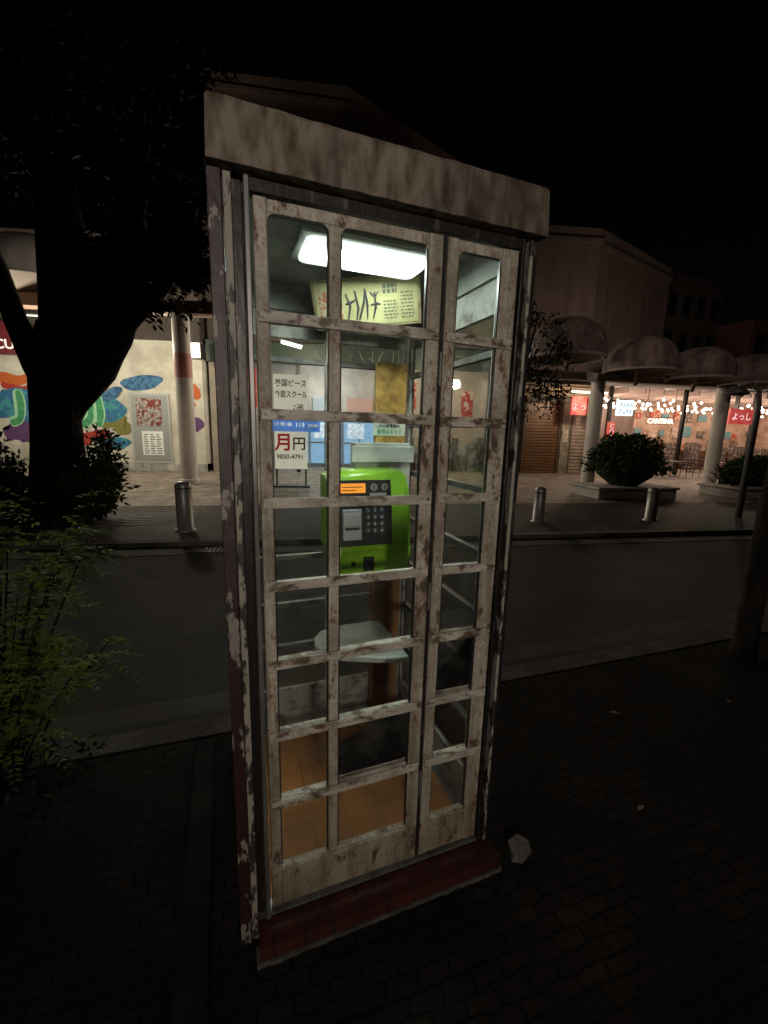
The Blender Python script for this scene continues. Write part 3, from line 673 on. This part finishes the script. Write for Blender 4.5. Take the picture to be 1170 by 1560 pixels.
tl=empty('tube_lamp', MF @ Matrix.Translation((3.7,-.8,3.78)),'lit warm tube lamp under the shop awning','lamp')
mb=MB(); mb.tube([(-.9,0,0),(.9,0,0)],[.035]*2,10); mb.obj('tube',emis('tube_warm',(1,.86,.66),7),tl)
mb=MB(); mb.box(-.95,.95,-.05,.05,.04,.09); mb.obj('lamp_housing',grey,tl)
MF1 = MF @ Matrix.Translation((-.6,0,.02))
hs = empty('red_shop_sign', MF1, 'red illuminated shop sign with white Japanese lettering','sign')
litred=mat('lit_red',(.3,.03,.03),.5,emit=(1,.10,.09),es=.36,col2=(.5,.2,.16),scale=3)
mb=MB(); mb.box(3.35,4.1,-1.0,-.9,2.72,3.55); bd=mb.obj('board',litred,hs,bevel=.02)
mb=MB(); mb.box(4.2,4.85,-1.0,-.9,2.72,3.55); bd2=mb.obj('board',litred,hs,bevel=.02)
lw=emis('lit_white',(1,.80,.72),1.0)
text('lettering','よっ',.38,(3.36,-1.02,2.95),lw,bd,sx=.95,bold=.003); text('lettering','し',.50,(4.26,-1.02,2.92),lw,bd,bold=.003)
for x in (3.4,4.8):
    mb=MB(); mb.box(x,x+.03,-.9,-.0,3.5,3.53); mb.obj('bracket',darkmetal,hs)

re = empty('restaurant', MF, 'open fronted restaurant glowing with warm bulbs under a pale roof','building')
warmw=mat('warm_wall',(.50,.36,.28),.8,col2=(.32,.20,.15),scale=1.5)
mb=MB(); mb.box(4.9,20,5.0,5.2,0,4.2); mb.box(4.9,5.0,.0,5,0,4.2); mb.box(20,20.2,0,5.2,0,4.2); mb.obj('wall',warmw,re)
mb=MB(); mb.box(4.9,20.2,-.3,5.2,4.2,4.5); mb.obj('roof',mat('roofc',(.4,.36,.34),.7),re)
beamc=mat('beam',(.45,.36,.33),.6)
for i in range(15):
    mb=MB(); mb.box(5.2+i*1.0,5.28+i*1.0,0,5,3.95,4.19); mb.obj('ceiling_beam',beamc,re)
mb=MB(); mb.box(5.0,20,3.6,3.9,0,1.15); mb.obj('counter',mat('counter',(.16,.08,.05),.5),re)
rnd=random.Random(8)
mms=[mat('menu_pale',(.60,.50,.42),.6,col2=(.3,.2,.16),scale=6),mat('menu_red',(.42,.06,.04),.6,col2=(.5,.35,.25),scale=5,lo=.5,hi=.55),mat('menu_dark',(.08,.06,.06),.6,col2=(.3,.25,.2),scale=8,lo=.5,hi=.55),mat('menu_teal',(.12,.25,.28),.6)]
for i in range(16):
    for j in range(3):
        x=5.3+i*.9+rnd.uniform(0,.3); z=.9+j*.95+rnd.uniform(0,.2); mb=MB(); mb.box(x,x+rnd.uniform(.3,.65),4.93,4.99,z,z+rnd.uniform(.35,.75))
        mb.obj('menu_board',rnd.choice(mms),re)
for i in range(9):
    x=5.6+i*1.55+rnd.uniform(-.2,.2); mb=MB(); mb.box(x,x+rnd.uniform(.4,.9),3.0,3.5,0,rnd.uniform(1.3,2.1)); mb.obj('partition',mms[2],re)
for x in (5.3,9.4,13.5,17.6):
    mb=MB(); mb.box(x,x+.15,-.1,.05,0,4.2); mb.obj('pillar',darkmetal,re)
bulb=emis('warm_bulb',(1.,.78,.58),20)
for row in range(6):
    e=empty('string_lights',MF,'string of warm round bulbs hanging in the restaurant','string lights','bulb strings in the restaurant')
    mb=MB(); wire=MB(); pts=[]
    for i in range(24):
        x=5.2+i*.62+random.uniform(-.15,.15); y=.1+row*.85+random.uniform(-.1,.1); z=3.80-.34*abs(math.sin(i*.55+row))-random.uniform(0,.18)
        mb.lathe((x,y,z),[(.001,.06),(.045,.03),(.055,0),(.04,-.04),(.001,-.06)],8); pts.append((x,y,z+.08))
    o=mb.obj('bulb',bulb,e,smooth=True); o['kind']='stuff'; wire.tube(pts,[.008]*len(pts),4); wire.obj('wire',black,e)
for x in (6.5,10,13.5,17.5):
    P=MF @ Vector((x,2.2,3.2)); lamp('restaurant_light',P,150,(1,.72,.54),.3)
P=MF @ Vector((3.2,-2.4,3.5)); lamp('awning_light',P,190,(1,.80,.58),.2)
P=MF @ Vector((9,-3.5,3.4)); lamp('arcade_lamp_light',P,150,(1,.80,.62),.2)
MF2 = MF @ Matrix.Translation((-.85,0,.08))
ws=empty('white_lit_sign',MF2,'small white illuminated sign with blue marks','sign')
mb=MB(); mb.box(5.85,6.65,-1.1,-.95,2.7,3.4); bd=mb.obj('board',emis('signlit',(.75,.95,1.),1.5),ws,bevel=.02)
mb=MB(); rnd=random.Random(2)
for r_ in range(2):
    for i in range(4):
        x=5.93+i*.17; z=2.78+r_*.30; mb.tube([(x,-1.12,z),(x+.08,-1.12,z+rnd.uniform(.1,.22)),(x+.10,-1.12,z+rnd.uniform(0,.16))],[.016]*3,6)
o=mb.obj('sign_mark',mat('bluemark',(.02,.08,.3),.5),bd); o['kind']='stuff'
mb=MB(); mb.box(6.28,6.32,-1.05,0,3.42,3.46); mb.obj('bracket',darkmetal,ws)
MF3 = MF @ Matrix.Translation((-.45,0,0))
ds=empty('neon_sign',MF3,'glowing reddish letter sign hanging in the restaurant front','sign')
o=text('lettering','CANTINA',.33,(7.75,-.3,2.52),emis('neon_warm',(1,.50,.36),4.),ds,sx=.95,bold=.006,ext=.02)
for z in (2.47,2.80):
    mb=MB(); mb.box(7.65,9.2,-.27,-.24,z,z+.02); mb.obj('rail',darkmetal,ds)
for x in (7.65,9.18):
    mb=MB(); mb.box(x,x+.02,-.26,-.245,2.82,4.2); mb.obj('hanger',black,ds)
vs_=empty('vertical_red_sign',MF3,'tall narrow red sign with white vertical lettering','sign')
mb=MB(); mb.box(5.4,5.75,-.7,-.55,.7,2.5); bd=mb.obj('board',litred,vs_,bevel=.02)
for i,ch in enumerate('CONNECT'): text('lettering',ch,.26,(5.47,-.72,2.22-i*.24),lw,bd,ext=.002)
mb=MB(); mb.box(5.53,5.6,-.66,-.6,0,.7); mb.box(5.3,5.85,-.8,-.45,0,.04); mb.obj('stand',darkmetal,vs_)
MF4 = MF @ Matrix.Translation((-1.35,0,.05))
hs2=empty('red_shop_sign', MF4, 'red and white illuminated sign over the restaurant front','sign')
mb=MB(); mb.box(12.9,14.3,-.6,-.45,2.55,3.3); bd=mb.obj('board',litred,hs2,bevel=.02)
text('lettering','よっし',.40,(13.0,-.62,2.77),lw,bd,sx=.95,bold=.003)
mb=MB(); mb.box(13.4,13.45,-.5,-.3,3.3,4.2); mb.obj('bracket',black,hs2)
tabm=mat('table_dark',(.06,.04,.035),.5)
for (a,b) in [(6.6,-1.4),(8.4,-1.2),(10.4,-1.5),(12.6,-1.2),(14.8,-1.6),(9.4,1.5),(12,1.6)]:
    T=MF @ Matrix.Translation((a,b,0))
    t=empty('table',T,'small dark square cafe table outside the restaurant','table','cafe tables')
    mb=MB(); mb.box(-.35,.35,-.35,.35,.70,.74); mb.obj('top',tabm,t,bevel=.01)
    mb=MB(); mb.tube([(0,0,0.02),(0,0,.7)],[.03,.03],8); mb.box(-.25,.25,-.03,.03,0,.03); mb.box(-.03,.03,-.25,.25,0,.031); mb.obj('pedestal',tabm,t)
    for sgn in (-1,1):
        c=empty('chair',T @ Matrix.Translation((sgn*.62,0,0)),'dark slatted cafe chair at a table','chair','cafe chairs')
        mb=MB(); mb.box(-.2,.2,-.2,.2,.43,.46); mb.obj('seat',tabm,c)
        mb=MB(); xx=sgn*.19
        mb.box(xx-.015,xx+.015,-.2,.2,.78,.86); mb.box(xx-.015,xx+.015,-.2,.2,.62,.68); mb.box(xx-.014,xx+.014,-.19,-.17,.46,.87); mb.box(xx-.014,xx+.014,.17,.19,.46,.87); mb.obj('backrest',tabm,c)
        for u_ in (-.18,.18):
            for v_ in (-.18,.18):
                mb=MB(); mb.tube([(u_,v_,0),(u_*.95,v_*.95,.43)],[.014,.016],6); mb.obj('leg',tabm,c)

# ------------------------------------------------------------------ arcade canopies
pw=mat('white_pillar_paint',(.58,.53,.47),.6,col2=(.44,.40,.35),scale=2,stretch=(1,1,.3))
domem=mat('dome_concrete',(.20,.145,.125),.8,col2=(.075,.054,.047),scale=2.2,bump=.3,bscale=8,stretch=(1,1,.5),col3=(.6,.5,.45),s3=6)
domeu=mat('dome_soffit',(.24,.19,.16),.8)
domel=mat('pale_dome_concrete',(.30,.27,.24),.8,col2=(.18,.16,.14),scale=2.2,bump=.3,bscale=8,stretch=(1,1,.5))
for (x,y,h,r,red) in [(-6.2,13.3,5.0,.25,True),(6.94,14.4,3.55,.22,False),(11.8,15.3,3.55,.22,False),(-15.0,12.6,5.0,.25,False)]:
    e=empty('arcade_pillar',rotz((x,y,0),0),'white round arcade pillar'+(' with a faded red band' if red else ' beside the planter'),'pillar','arcade pillars')
    mb=MB(); mb.lathe((0,0,0),[(r*1.2,0),(r*1.2,.12),(r,.14),(r,h)],24); mb.obj('shaft',pw,e,smooth=False)
    if red:
        mb=MB(); mb.lathe((0,0,0),[(r+.005,3.2),(r+.005,3.9)],24); mb.obj('band',mat('faded_red',(.42,.16,.13),.6),e)
def beam(P,Q,z,h,w_,m,label):
    P=Vector((*P,z)); Q=Vector((*Q,z)); d=(Q-P); L_=d.length; a=math.atan2(d.y,d.x)
    mb=MB(); mb.box(0,L_,-w_/2,w_/2,0,h); return mb.obj('arcade_beam',m,M=Matrix.Translation(P)@Matrix.Rotation(a,4,'Z'),bevel=.02,label=label,cat='beam')
beamm=mat('beam_paint',(.45,.39,.34),.7,col2=(.30,.25,.21),scale=2)
beam((3.5,13.75),(22,17.25),3.56,.24,.35,beamm,'pale horizontal arcade beam resting on the round pillars')
beam((-17,12.4),(-3.0,13.6),5.01,.35,.5,mat('rusty_beam',(.17,.10,.07),.8),'rusty brown arcade beam above the mural shop')
def dome(x,y,z,r,h,m=None):
    e=empty('dome_canopy',rotz((x,y,z),0),'weathered concrete dome canopy over the arcade walkway','canopy','arcade dome canopies')
    n=9; prof=[(r*math.cos(math.pi/2*i/n)**.75+.001, h*math.sin(math.pi/2*i/n)) for i in range(n+1)]
    mb=MB(); mb.lathe((0,0,0),[(r*.97,-.18),(r,-.05)]+prof,28); mb.obj('shell',m or domem,e,smooth=True)
    mb=MB(); mb.lathe((0,0,0),[(r+.02,-.14),(r+.02,-.20),(r-.06,-.20),(r-.08,-.1),(.01,.45)],28); mb.obj('soffit',domeu,e)
    mb=MB(); mb.tube([(0,0,.35),(.35,.75,-.45)],[.07,.07],8); mb.obj('strut',domeu,e)
dome(5.22,13.0,4.18,1.08,.92); dome(7.72,13.5,3.92,1.02,.84); dome(9.90,13.95,3.82,.92,.78); dome(11.95,14.4,3.75,.88,.76); dome(14.0,14.9,3.7,.88,.76)
dome(-9.2,12.2,5.45,1.55,1.0,domel); dome(-12.6,11.9,5.5,1.5,1.0,domel)

bl=empty('wall_lamp',rotz((-6.95,16.1,4.45),4),'square lit lamp fixed above the mural wall','lamp')
mb=MB(); mb.box(-.22,.22,-.3,0,-.28,.28); mb.obj('housing',darkmetal,bl)
mb=MB(); mb.box(-.19,.19,-.32,-.305,-.24,.24); mb.obj('lamp_panel',emis('lamp_warm',(1,.85,.55),9),bl)
lamp('mural_lamp_light',(-7.6,13.9,4.3),280,(1,.92,.70),.2)
for x in (-10.3,-13.3):
    tl=empty('tube_lamp', rotz((x,13.2,4.85),4),'fluorescent tube lamp lighting the mural wall','lamp','tube lamps under the arcade')
    mb=MB(); mb.tube([(-.6,0,0),(.6,0,0)],[.02]*2,10); mb.obj('tube',emis('tw',(1,.95,.8),2),tl)
    mb=MB(); mb.box(-.65,.65,-.05,.05,.04,.16); mb.obj('lamp_housing',darkmetal,tl)
    lamp('mural_lamp_light',(x,13.0,3.9),240,(1,.93,.74),.2)

# ------------------------------------------------------------------ tall dim buildings behind
def block(name,x,y,rot,w_,d_,h,m,label,hr=None,wins=None):
    e=empty(name,rotz((x,y,0),rot),label,'building')
    mb=MB(); hr=h if hr is None else hr
    v=[mb.bm.verts.new(c) for c in [(0,0,0),(w_,0,0),(w_,d_,0),(0,d_,0),(0,0,h),(w_,0,hr),(w_,d_,hr),(0,d_,h)]]
    for q in [(0,3,2,1),(4,5,6,7),(0,1,5,4),(1,2,6,5),(2,3,7,6),(3,0,4,7)]: mb.bm.faces.new([v[i] for i in q])
    mb.obj('wall',m,e)
    mb=MB(); mb.box(-.1,w_+.1,-.12,-.003,min(h,hr)-.7,min(h,hr)-.5); mb.obj('cornice',m,e)
    if wins:
        dg=mat('darkglass_'+name,(.02,.02,.025),.15)
        for r_ in range(wins[1]):
            for c_ in range(wins[0]):
                a=w_*(c_+.25)/wins[0]; b=w_*(c_+.75)/wins[0]; z=5.2+r_*2.4
                fr=MB(); fr.box(a-.08,b+.08,-.06,-.004,z-.08,z+1.38); f_=fr.obj('window',dimwall,e)
                gl=MB(); gl.box(a,b,-.08,-.061,z,z+1.3); gl.obj('pane',dg,f_)
    return e
bm1=mat('dim_mauve_wall',(.28,.21,.185),.9,col2=(.185,.137,.12),scale=.35,col3=(.7,.65,.6),s3=1.2,stretch=(1,1,.3))
block('tall_building',6.2,23.3,5,4.6,9,12.2,bm1,'tall windowless rendered building dim against the night sky')
block('tall_building',10.85,23.75,34,7.6,9,12.2,bm1,'tall rendered building with a receding side wall in the dark',hr=12.0)
block('apartment_building',18.2,30,20,5.5,8,12.6,mat('apart',(.11,.085,.078),.9),'dim apartment building with rows of dark windows',wins=(4,3))
block('apartment_building',24.3,30,20,12,8,9.8,mat('apart2',(.18,.08,.065),.9),'low reddish apartment building with dark windows',wins=(6,2))
gb=mat('gable',(.34,.23,.20),.9,col2=(.24,.16,.135),scale=.3)
block('gabled_building',-8.6,23,9,6.37,10,18.1,gb,'very tall dim building rising behind the phone booth',hr=18.3)
block('gabled_building',-2.3,24,6,9,10,18.3,gb,'dim building with a sloping roofline behind the booth',hr=14.0)

# ------------------------------------------------------------------ planters
hedge=leafmat('hedge_leaf',(.05,.085,.025),(.02,.04,.012))
def planter(x,y,rot,w_,d_,h,cw,ch,seed,label):
    e=empty('planter',rotz((x,y,0),rot),label,'planter','pavement planters')
    mb=MB(); mb.box(-w_/2,w_/2,-d_/2,d_/2,0,h); mb.box(-w_/2-.06,w_/2+.06,-d_/2-.06,d_/2+.06,h,h+.07); mb.obj('trough',mat('trough%d'%seed,(.42,.38,.33),.8,col2=(.3,.27,.24),scale=4),e,bevel=.03)
    mb=MB()
    def f(r):
        a=r.uniform(0,2*math.pi); ph_=r.uniform(-.3,1.57); n_=Vector((math.cos(a)*math.cos(ph_),math.sin(a)*math.cos(ph_),math.sin(ph_)))
        k=r.uniform(.70,1.0)*(1+.30*noise.noise(n_*3.2+Vector((seed,0,0))))
        return Vector((n_.x*cw/2*k,n_.y*cw*.36*k,h+ch*.45+n_.z*ch*.55*k)),n_
    leaves(mb,f,5600,.11,seed,.5)
    mb.obj('shrub',hedge,e)
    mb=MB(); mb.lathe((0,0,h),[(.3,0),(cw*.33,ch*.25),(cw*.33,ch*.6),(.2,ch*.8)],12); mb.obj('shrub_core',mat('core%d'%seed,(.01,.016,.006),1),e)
planter(7.25,12.75,11,2.6,1.3,.28,2.35,1.55,3,'low concrete planter with a rounded clipped shrub')
planter(11.9,13.6,11,2.6,1.3,.28,2.0,.95,5,'low concrete planter with a spreading leafy plant')

lp=empty('street_lamp',rotz((8.3,9.7,0),0),'slim grey street lamp post with a small round hooded head','street lamp')
mb=MB(); mb.tube([(0,0,0),(0,0,2.5),(-.05,0,2.85),(-.25,0,3.02),(-.5,0,2.95)],[.07,.06,.05,.04,.035],12); mb.obj('pole',mat('postg',(.20,.18,.16),.5,.3),lp,smooth=True)
mb=MB(); mb.lathe((-.55,0,2.75),[(.001,.2),(.12,.17),(.24,.04),(.24,0),(.001,-.02)],20); mb.obj('lamp_head',mat('postg2',(.12,.10,.10),.5,.4),lp,smooth=True)

# ------------------------------------------------------------------ trees
bark=mat('bark',(.016,.012,.009),.95,col2=(.006,.005,.004),scale=7,bump=1.,bscale=18,stretch=(1,1,.35),spec=.08)
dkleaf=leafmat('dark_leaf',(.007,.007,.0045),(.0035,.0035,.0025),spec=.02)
tr=empty('street_tree',rotz((-6.1,7.9,0),0),'large gnarled dark tree with spreading limbs on the far pavement','tree')
mb=MB()
mb.tube([(0,0,-.05),(.02,0,.4),(.08,0,1.1),(.08,0,1.8),(.14,0,2.3),(.26,0,2.9),(.38,0,3.4)],[.60,.45,.36,.34,.42,.46,.40],18,wob=.35)
mb.tube([(.2,0,2.0),(.80,.1,2.75),(1.2,.2,3.3),(1.5,.3,4.1),(1.6,.3,5.4),(1.9,.3,7)],[.26,.28,.22,.17,.14,.1],14,wob=.35)
mb.tube([(.05,0,2.1),(-.20,.0,2.75),(-.47,.0,3.5),(-.80,.1,4.4),(-1.2,0,5.5),(-2.0,0,6.8)],[.24,.22,.17,.16,.15,.1],14,wob=.35)
mb.tube([(.3,0,2.7),(.45,.1,4.0),(.35,.2,5.6),(.5,.2,7.4)],[.42,.42,.30,.1],14,wob=.35)
mb.tube([(1.3,.2,3.5),(2.2,0,4.2),(2.7,-.2,5.2)],[.16,.12,.06],10,wob=.3)
mb.tube([(.45,.1,4.0),(1.3,.3,5.0),(1.8,0,6.6)],[.24,.16,.06],10,wob=.3)
mb.tube([(-.8,0,4.3),(-2.2,-.3,5.4),(-3.4,0,6.2)],[.16,.12,.06],10,wob=.3)
rnd=random.Random(12)
for i in range(18):
    a=rnd.uniform(-.3,.45); mb.tube([(a+.15,-.36+abs(a)*.25,2.5+rnd.random()*.8),(a+rnd.uniform(-.08,.08),-.33+abs(a)*.25,1.3),(a*1.6,-.45+abs(a)*.25,0)],[.03,.035,.05],6)
mb.obj('trunk',bark,tr,smooth=True)
clumps=[]
while len(clumps)<70:
    x=random.uniform(-4.4,2.9); z=random.uniform(4.3,9.5)
    if x<.2 and z<6.1: continue
    clumps.append((Vector((x,random.uniform(-1.6,1.6),z)),random.uniform(.5,1.0)))
for (x,z,rd) in [(.75,3.55,.42),(1.0,3.95,.5),(1.5,4.5,.55),(2.0,4.6,.55),(2.45,4.9,.5),(.9,4.5,.6),(1.7,3.9,.32),(2.6,4.4,.35)]:
    clumps += [(Vector((x,.1,z)),rd)]*3
def f(r):
    c,rd=r.choice(clumps); v=Vector((r.gauss(0,1),r.gauss(0,1),r.gauss(0,1))).normalized()
    return c+Vector((v.x,v.y,v.z*.75))*rd*r.uniform(.2,1.1),None
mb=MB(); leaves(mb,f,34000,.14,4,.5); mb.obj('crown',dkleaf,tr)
def strap_plant(name,x,y,n_,L_,label,m,seed,wd=.05,z0=0):
    r=random.Random(seed); mb=MB()
    mb.lathe((0,0,z0),[(.12,0),(.10,.12),(.001,.14)],10)
    for i in range(n_):
        a=r.uniform(0,2*math.pi); l=L_*r.uniform(.6,1.1); bx=r.gauss(0,L_*.16); by=r.gauss(0,L_*.16); hh=r.uniform(.5,1.)
        P=[]
        for k in range(6):
            t=k/5; P.append(Vector((bx+math.cos(a)*l*.7*t**1.4, by+math.sin(a)*l*.7*t**1.4, z0+hh*l*(1.25*t-.55*t*t))))
        s_=Vector((-math.sin(a),math.cos(a),0))
        ws_=[.6,1,1,.85,.5,.05]
        for k in range(5): mb.quad(P[k]-s_*wd*ws_[k],P[k+1]-s_*wd*ws_[k+1],P[k+1]+s_*wd*ws_[k+1],P[k]+s_*wd*ws_[k])
    return mb.obj(name,m,M=rotz((x,y,0),0),label=label,cat='plant')
plantm=leafmat('plant_leaf',(.05,.065,.018),(.016,.024,.008))
for i,(x,y,L_) in enumerate([(-6.9,7.2,1.1),(-6.2,7.0,.9),(-5.6,7.35,.8)]):
    o=strap_plant('strap_leaf_plant',x,y,70,L_,'strap leaved plant growing round the tree base',plantm,i+30,wd=.06); o['group']='plants round the tree base'
def leafy(name,x,y,w_,h_,seed,label,m,n_=1500,sz=.13,grp=None):
    e=empty(name,rotz((x,y,0),0),label,'plant',grp); r=random.Random(seed); st_=MB(); tips=[]
    for i in range(16):
        a=r.uniform(0,6.28); R_=r.uniform(.1,w_); hh=h_*r.uniform(.45,1); P=[Vector((0,0,0)),Vector((R_*.4*math.cos(a),R_*.4*math.sin(a),hh*.6)),Vector((R_*math.cos(a),R_*math.sin(a),hh))]
        st_.tube(P,[.02,.015,.005],5); tips.append(P)
    st_.obj('stem',bark,e)
    def g(r2):
        P=r2.choice(tips); t=r2.uniform(.3,1.0); q=P[0].lerp(P[1],t*2) if t<.5 else P[1].lerp(P[2],(t-.5)*2)
        return q+Vector((r2.gauss(0,.08),r2.gauss(0,.08),r2.gauss(0,.06))),None
    mb=MB(); leaves(mb,g,n_,sz,seed+1,.42,droop=.3); mb.obj('foliage',m,e)
for i,(x,y,w_,h_) in enumerate([(-7.2,7.5,.8,1.9),(-6.6,7.2,.6,1.2),(-5.35,7.9,.55,1.7),(-5.2,7.5,.5,1.1)]):
    leafy('leafy_plant',x,y,w_,h_,60+i,'broad leaved plant growing round the tree base',plantm,grp='leafy plants round the tree base')
strap_plant('strap_leaf_plant',11.4,13.6,60,1.2,'spiky leaves standing in the planter',plantm,77,z0=.3)

def shrub(name,loc,nstem,Rm,hmin,hmax,seed,label,m,nfr=16,fl0=.16,ll=.05):
    e=empty(name,rotz(loc,0),label,'shrub'); r=random.Random(seed)
    st_=MB(); fl=MB()
    for i in range(nstem):
        a=r.uniform(0,2*math.pi); R_=r.uniform(.05,Rm); h=r.uniform(hmin,hmax)*(1-.35*R_/Rm)
        P=[Vector((.05*math.cos(a),.05*math.sin(a),0)),Vector((R_*.5*math.cos(a),R_*.5*math.sin(a),h*.55)),Vector((R_*math.cos(a),R_*math.sin(a),h))]
        st_.tube(P,[.007,.005,.002],5)
        for j in range(nfr):
            t=.3+.75*r.random()**.7; q=P[0].lerp(P[1],t*2) if t<.5 else P[1].lerp(P[2],(t-.5)*2)
            b=r.uniform(0,2*math.pi); L_=fl0*r.uniform(.5,1.4); dirv=Vector((math.cos(b),math.sin(b),r.uniform(-.1,.6))).normalized(); sd=Vector((-math.sin(b),math.cos(b),0))
            for k in range(8):
                u=(k+.5)/8; c=q+dirv*L_*u+Vector((0,0,-.10*u*u)); l=ll*(1-.4*u)*r.uniform(.8,1.2)
                for s_ in (-1,1):
                    d=(dirv*.6+sd*s_+Vector((0,0,r.uniform(-.7,.1)))).normalized(); wv=d.cross(Vector((r.uniform(-.5,.5),r.uniform(-.5,.5),1))).normalized()*l*.24
                    fl.quad(c,c+d*l*.45+wv,c+d*l,c+d*l*.45-wv)
    st_.obj('stem',bark,e); fl.obj('foliage',m,e)
fern=leafmat('fern_leaf',(.105,.145,.018),(.025,.04,.008))
shrub('feathery_shrub',(-1.80,1.74,0),46,.60,.7,1.80,21,'sparse feathery green shrub beside the pavement, faintly lit',fern,nfr=13,fl0=.19,ll=.05)
mb=MB()
def f4(r): return Vector((r.uniform(-2.6,-1.45),r.uniform(.6,2.0),r.uniform(0,.08))),None
leaves(mb,f4,2500,.04,23,.4); mb.obj('ground_cover',leafmat('gc',(.012,.015,.007),(.006,.008,.004)),kind='stuff')

tt=empty('street_tree',rotz((2.93,3.15,0),0),'slim dark tree trunk rising from the near pavement','tree')
mb=MB(); mb.tube([(0,0,-.02),(0,0,.15),(.0,0,1.2),(.05,0,2.4),(.15,0,3.6),(.2,0,5)],[.10,.080,.072,.065,.06,.03],16,wob=.25); mb.tube([(.1,0,3.2),(.5,.2,4),(.7,.3,4.8)],[.04,.03,.02],8); mb.obj('trunk',mat('bark_near',(.04,.032,.026),.95,col2=(.015,.012,.010),scale=7,bump=1.,bscale=18,stretch=(1,1,.35),spec=.08),tt,smooth=True)
mb=MB()
cl=[(Vector((random.uniform(.2,1.6),random.uniform(-1,1),random.uniform(4.6,6))),random.uniform(.3,.6)) for _ in range(14)]
def f5(r):
    c,rd=r.choice(cl); v=Vector((r.gauss(0,1),r.gauss(0,1),r.gauss(0,1))).normalized(); return c+v*rd*r.uniform(.5,1.1),None
leaves(mb,f5,2500,.1,5,.5); mb.obj('crown',dkleaf,tt)
t3=empty('small_tree',rotz((4.0,11.3,0),0),'small leafy tree in the dark beside the arcade','tree')
mb=MB(); mb.tube([(-.75,0,0),(-.7,0,1.5),(-.6,0,3),(-.3,0,4.4)],[.08,.07,.05,.02],8); mb.obj('trunk',bark,t3)
cl3=[(Vector((random.uniform(-.9,.25),random.uniform(-.6,.6),random.uniform(2.5,4.7))),random.uniform(.2,.4)) for _ in range(18)]
def f6(r):
    c,rd=r.choice(cl3); v=Vector((r.gauss(0,1),r.gauss(0,1),r.gauss(0,1))).normalized(); return c+v*rd*r.uniform(.4,1.2),None
mb=MB(); leaves(mb,f6,2200,.13,6,.35); mb.obj('crown',leafmat('midleaf',(.03,.03,.015),(.012,.012,.006)),t3)
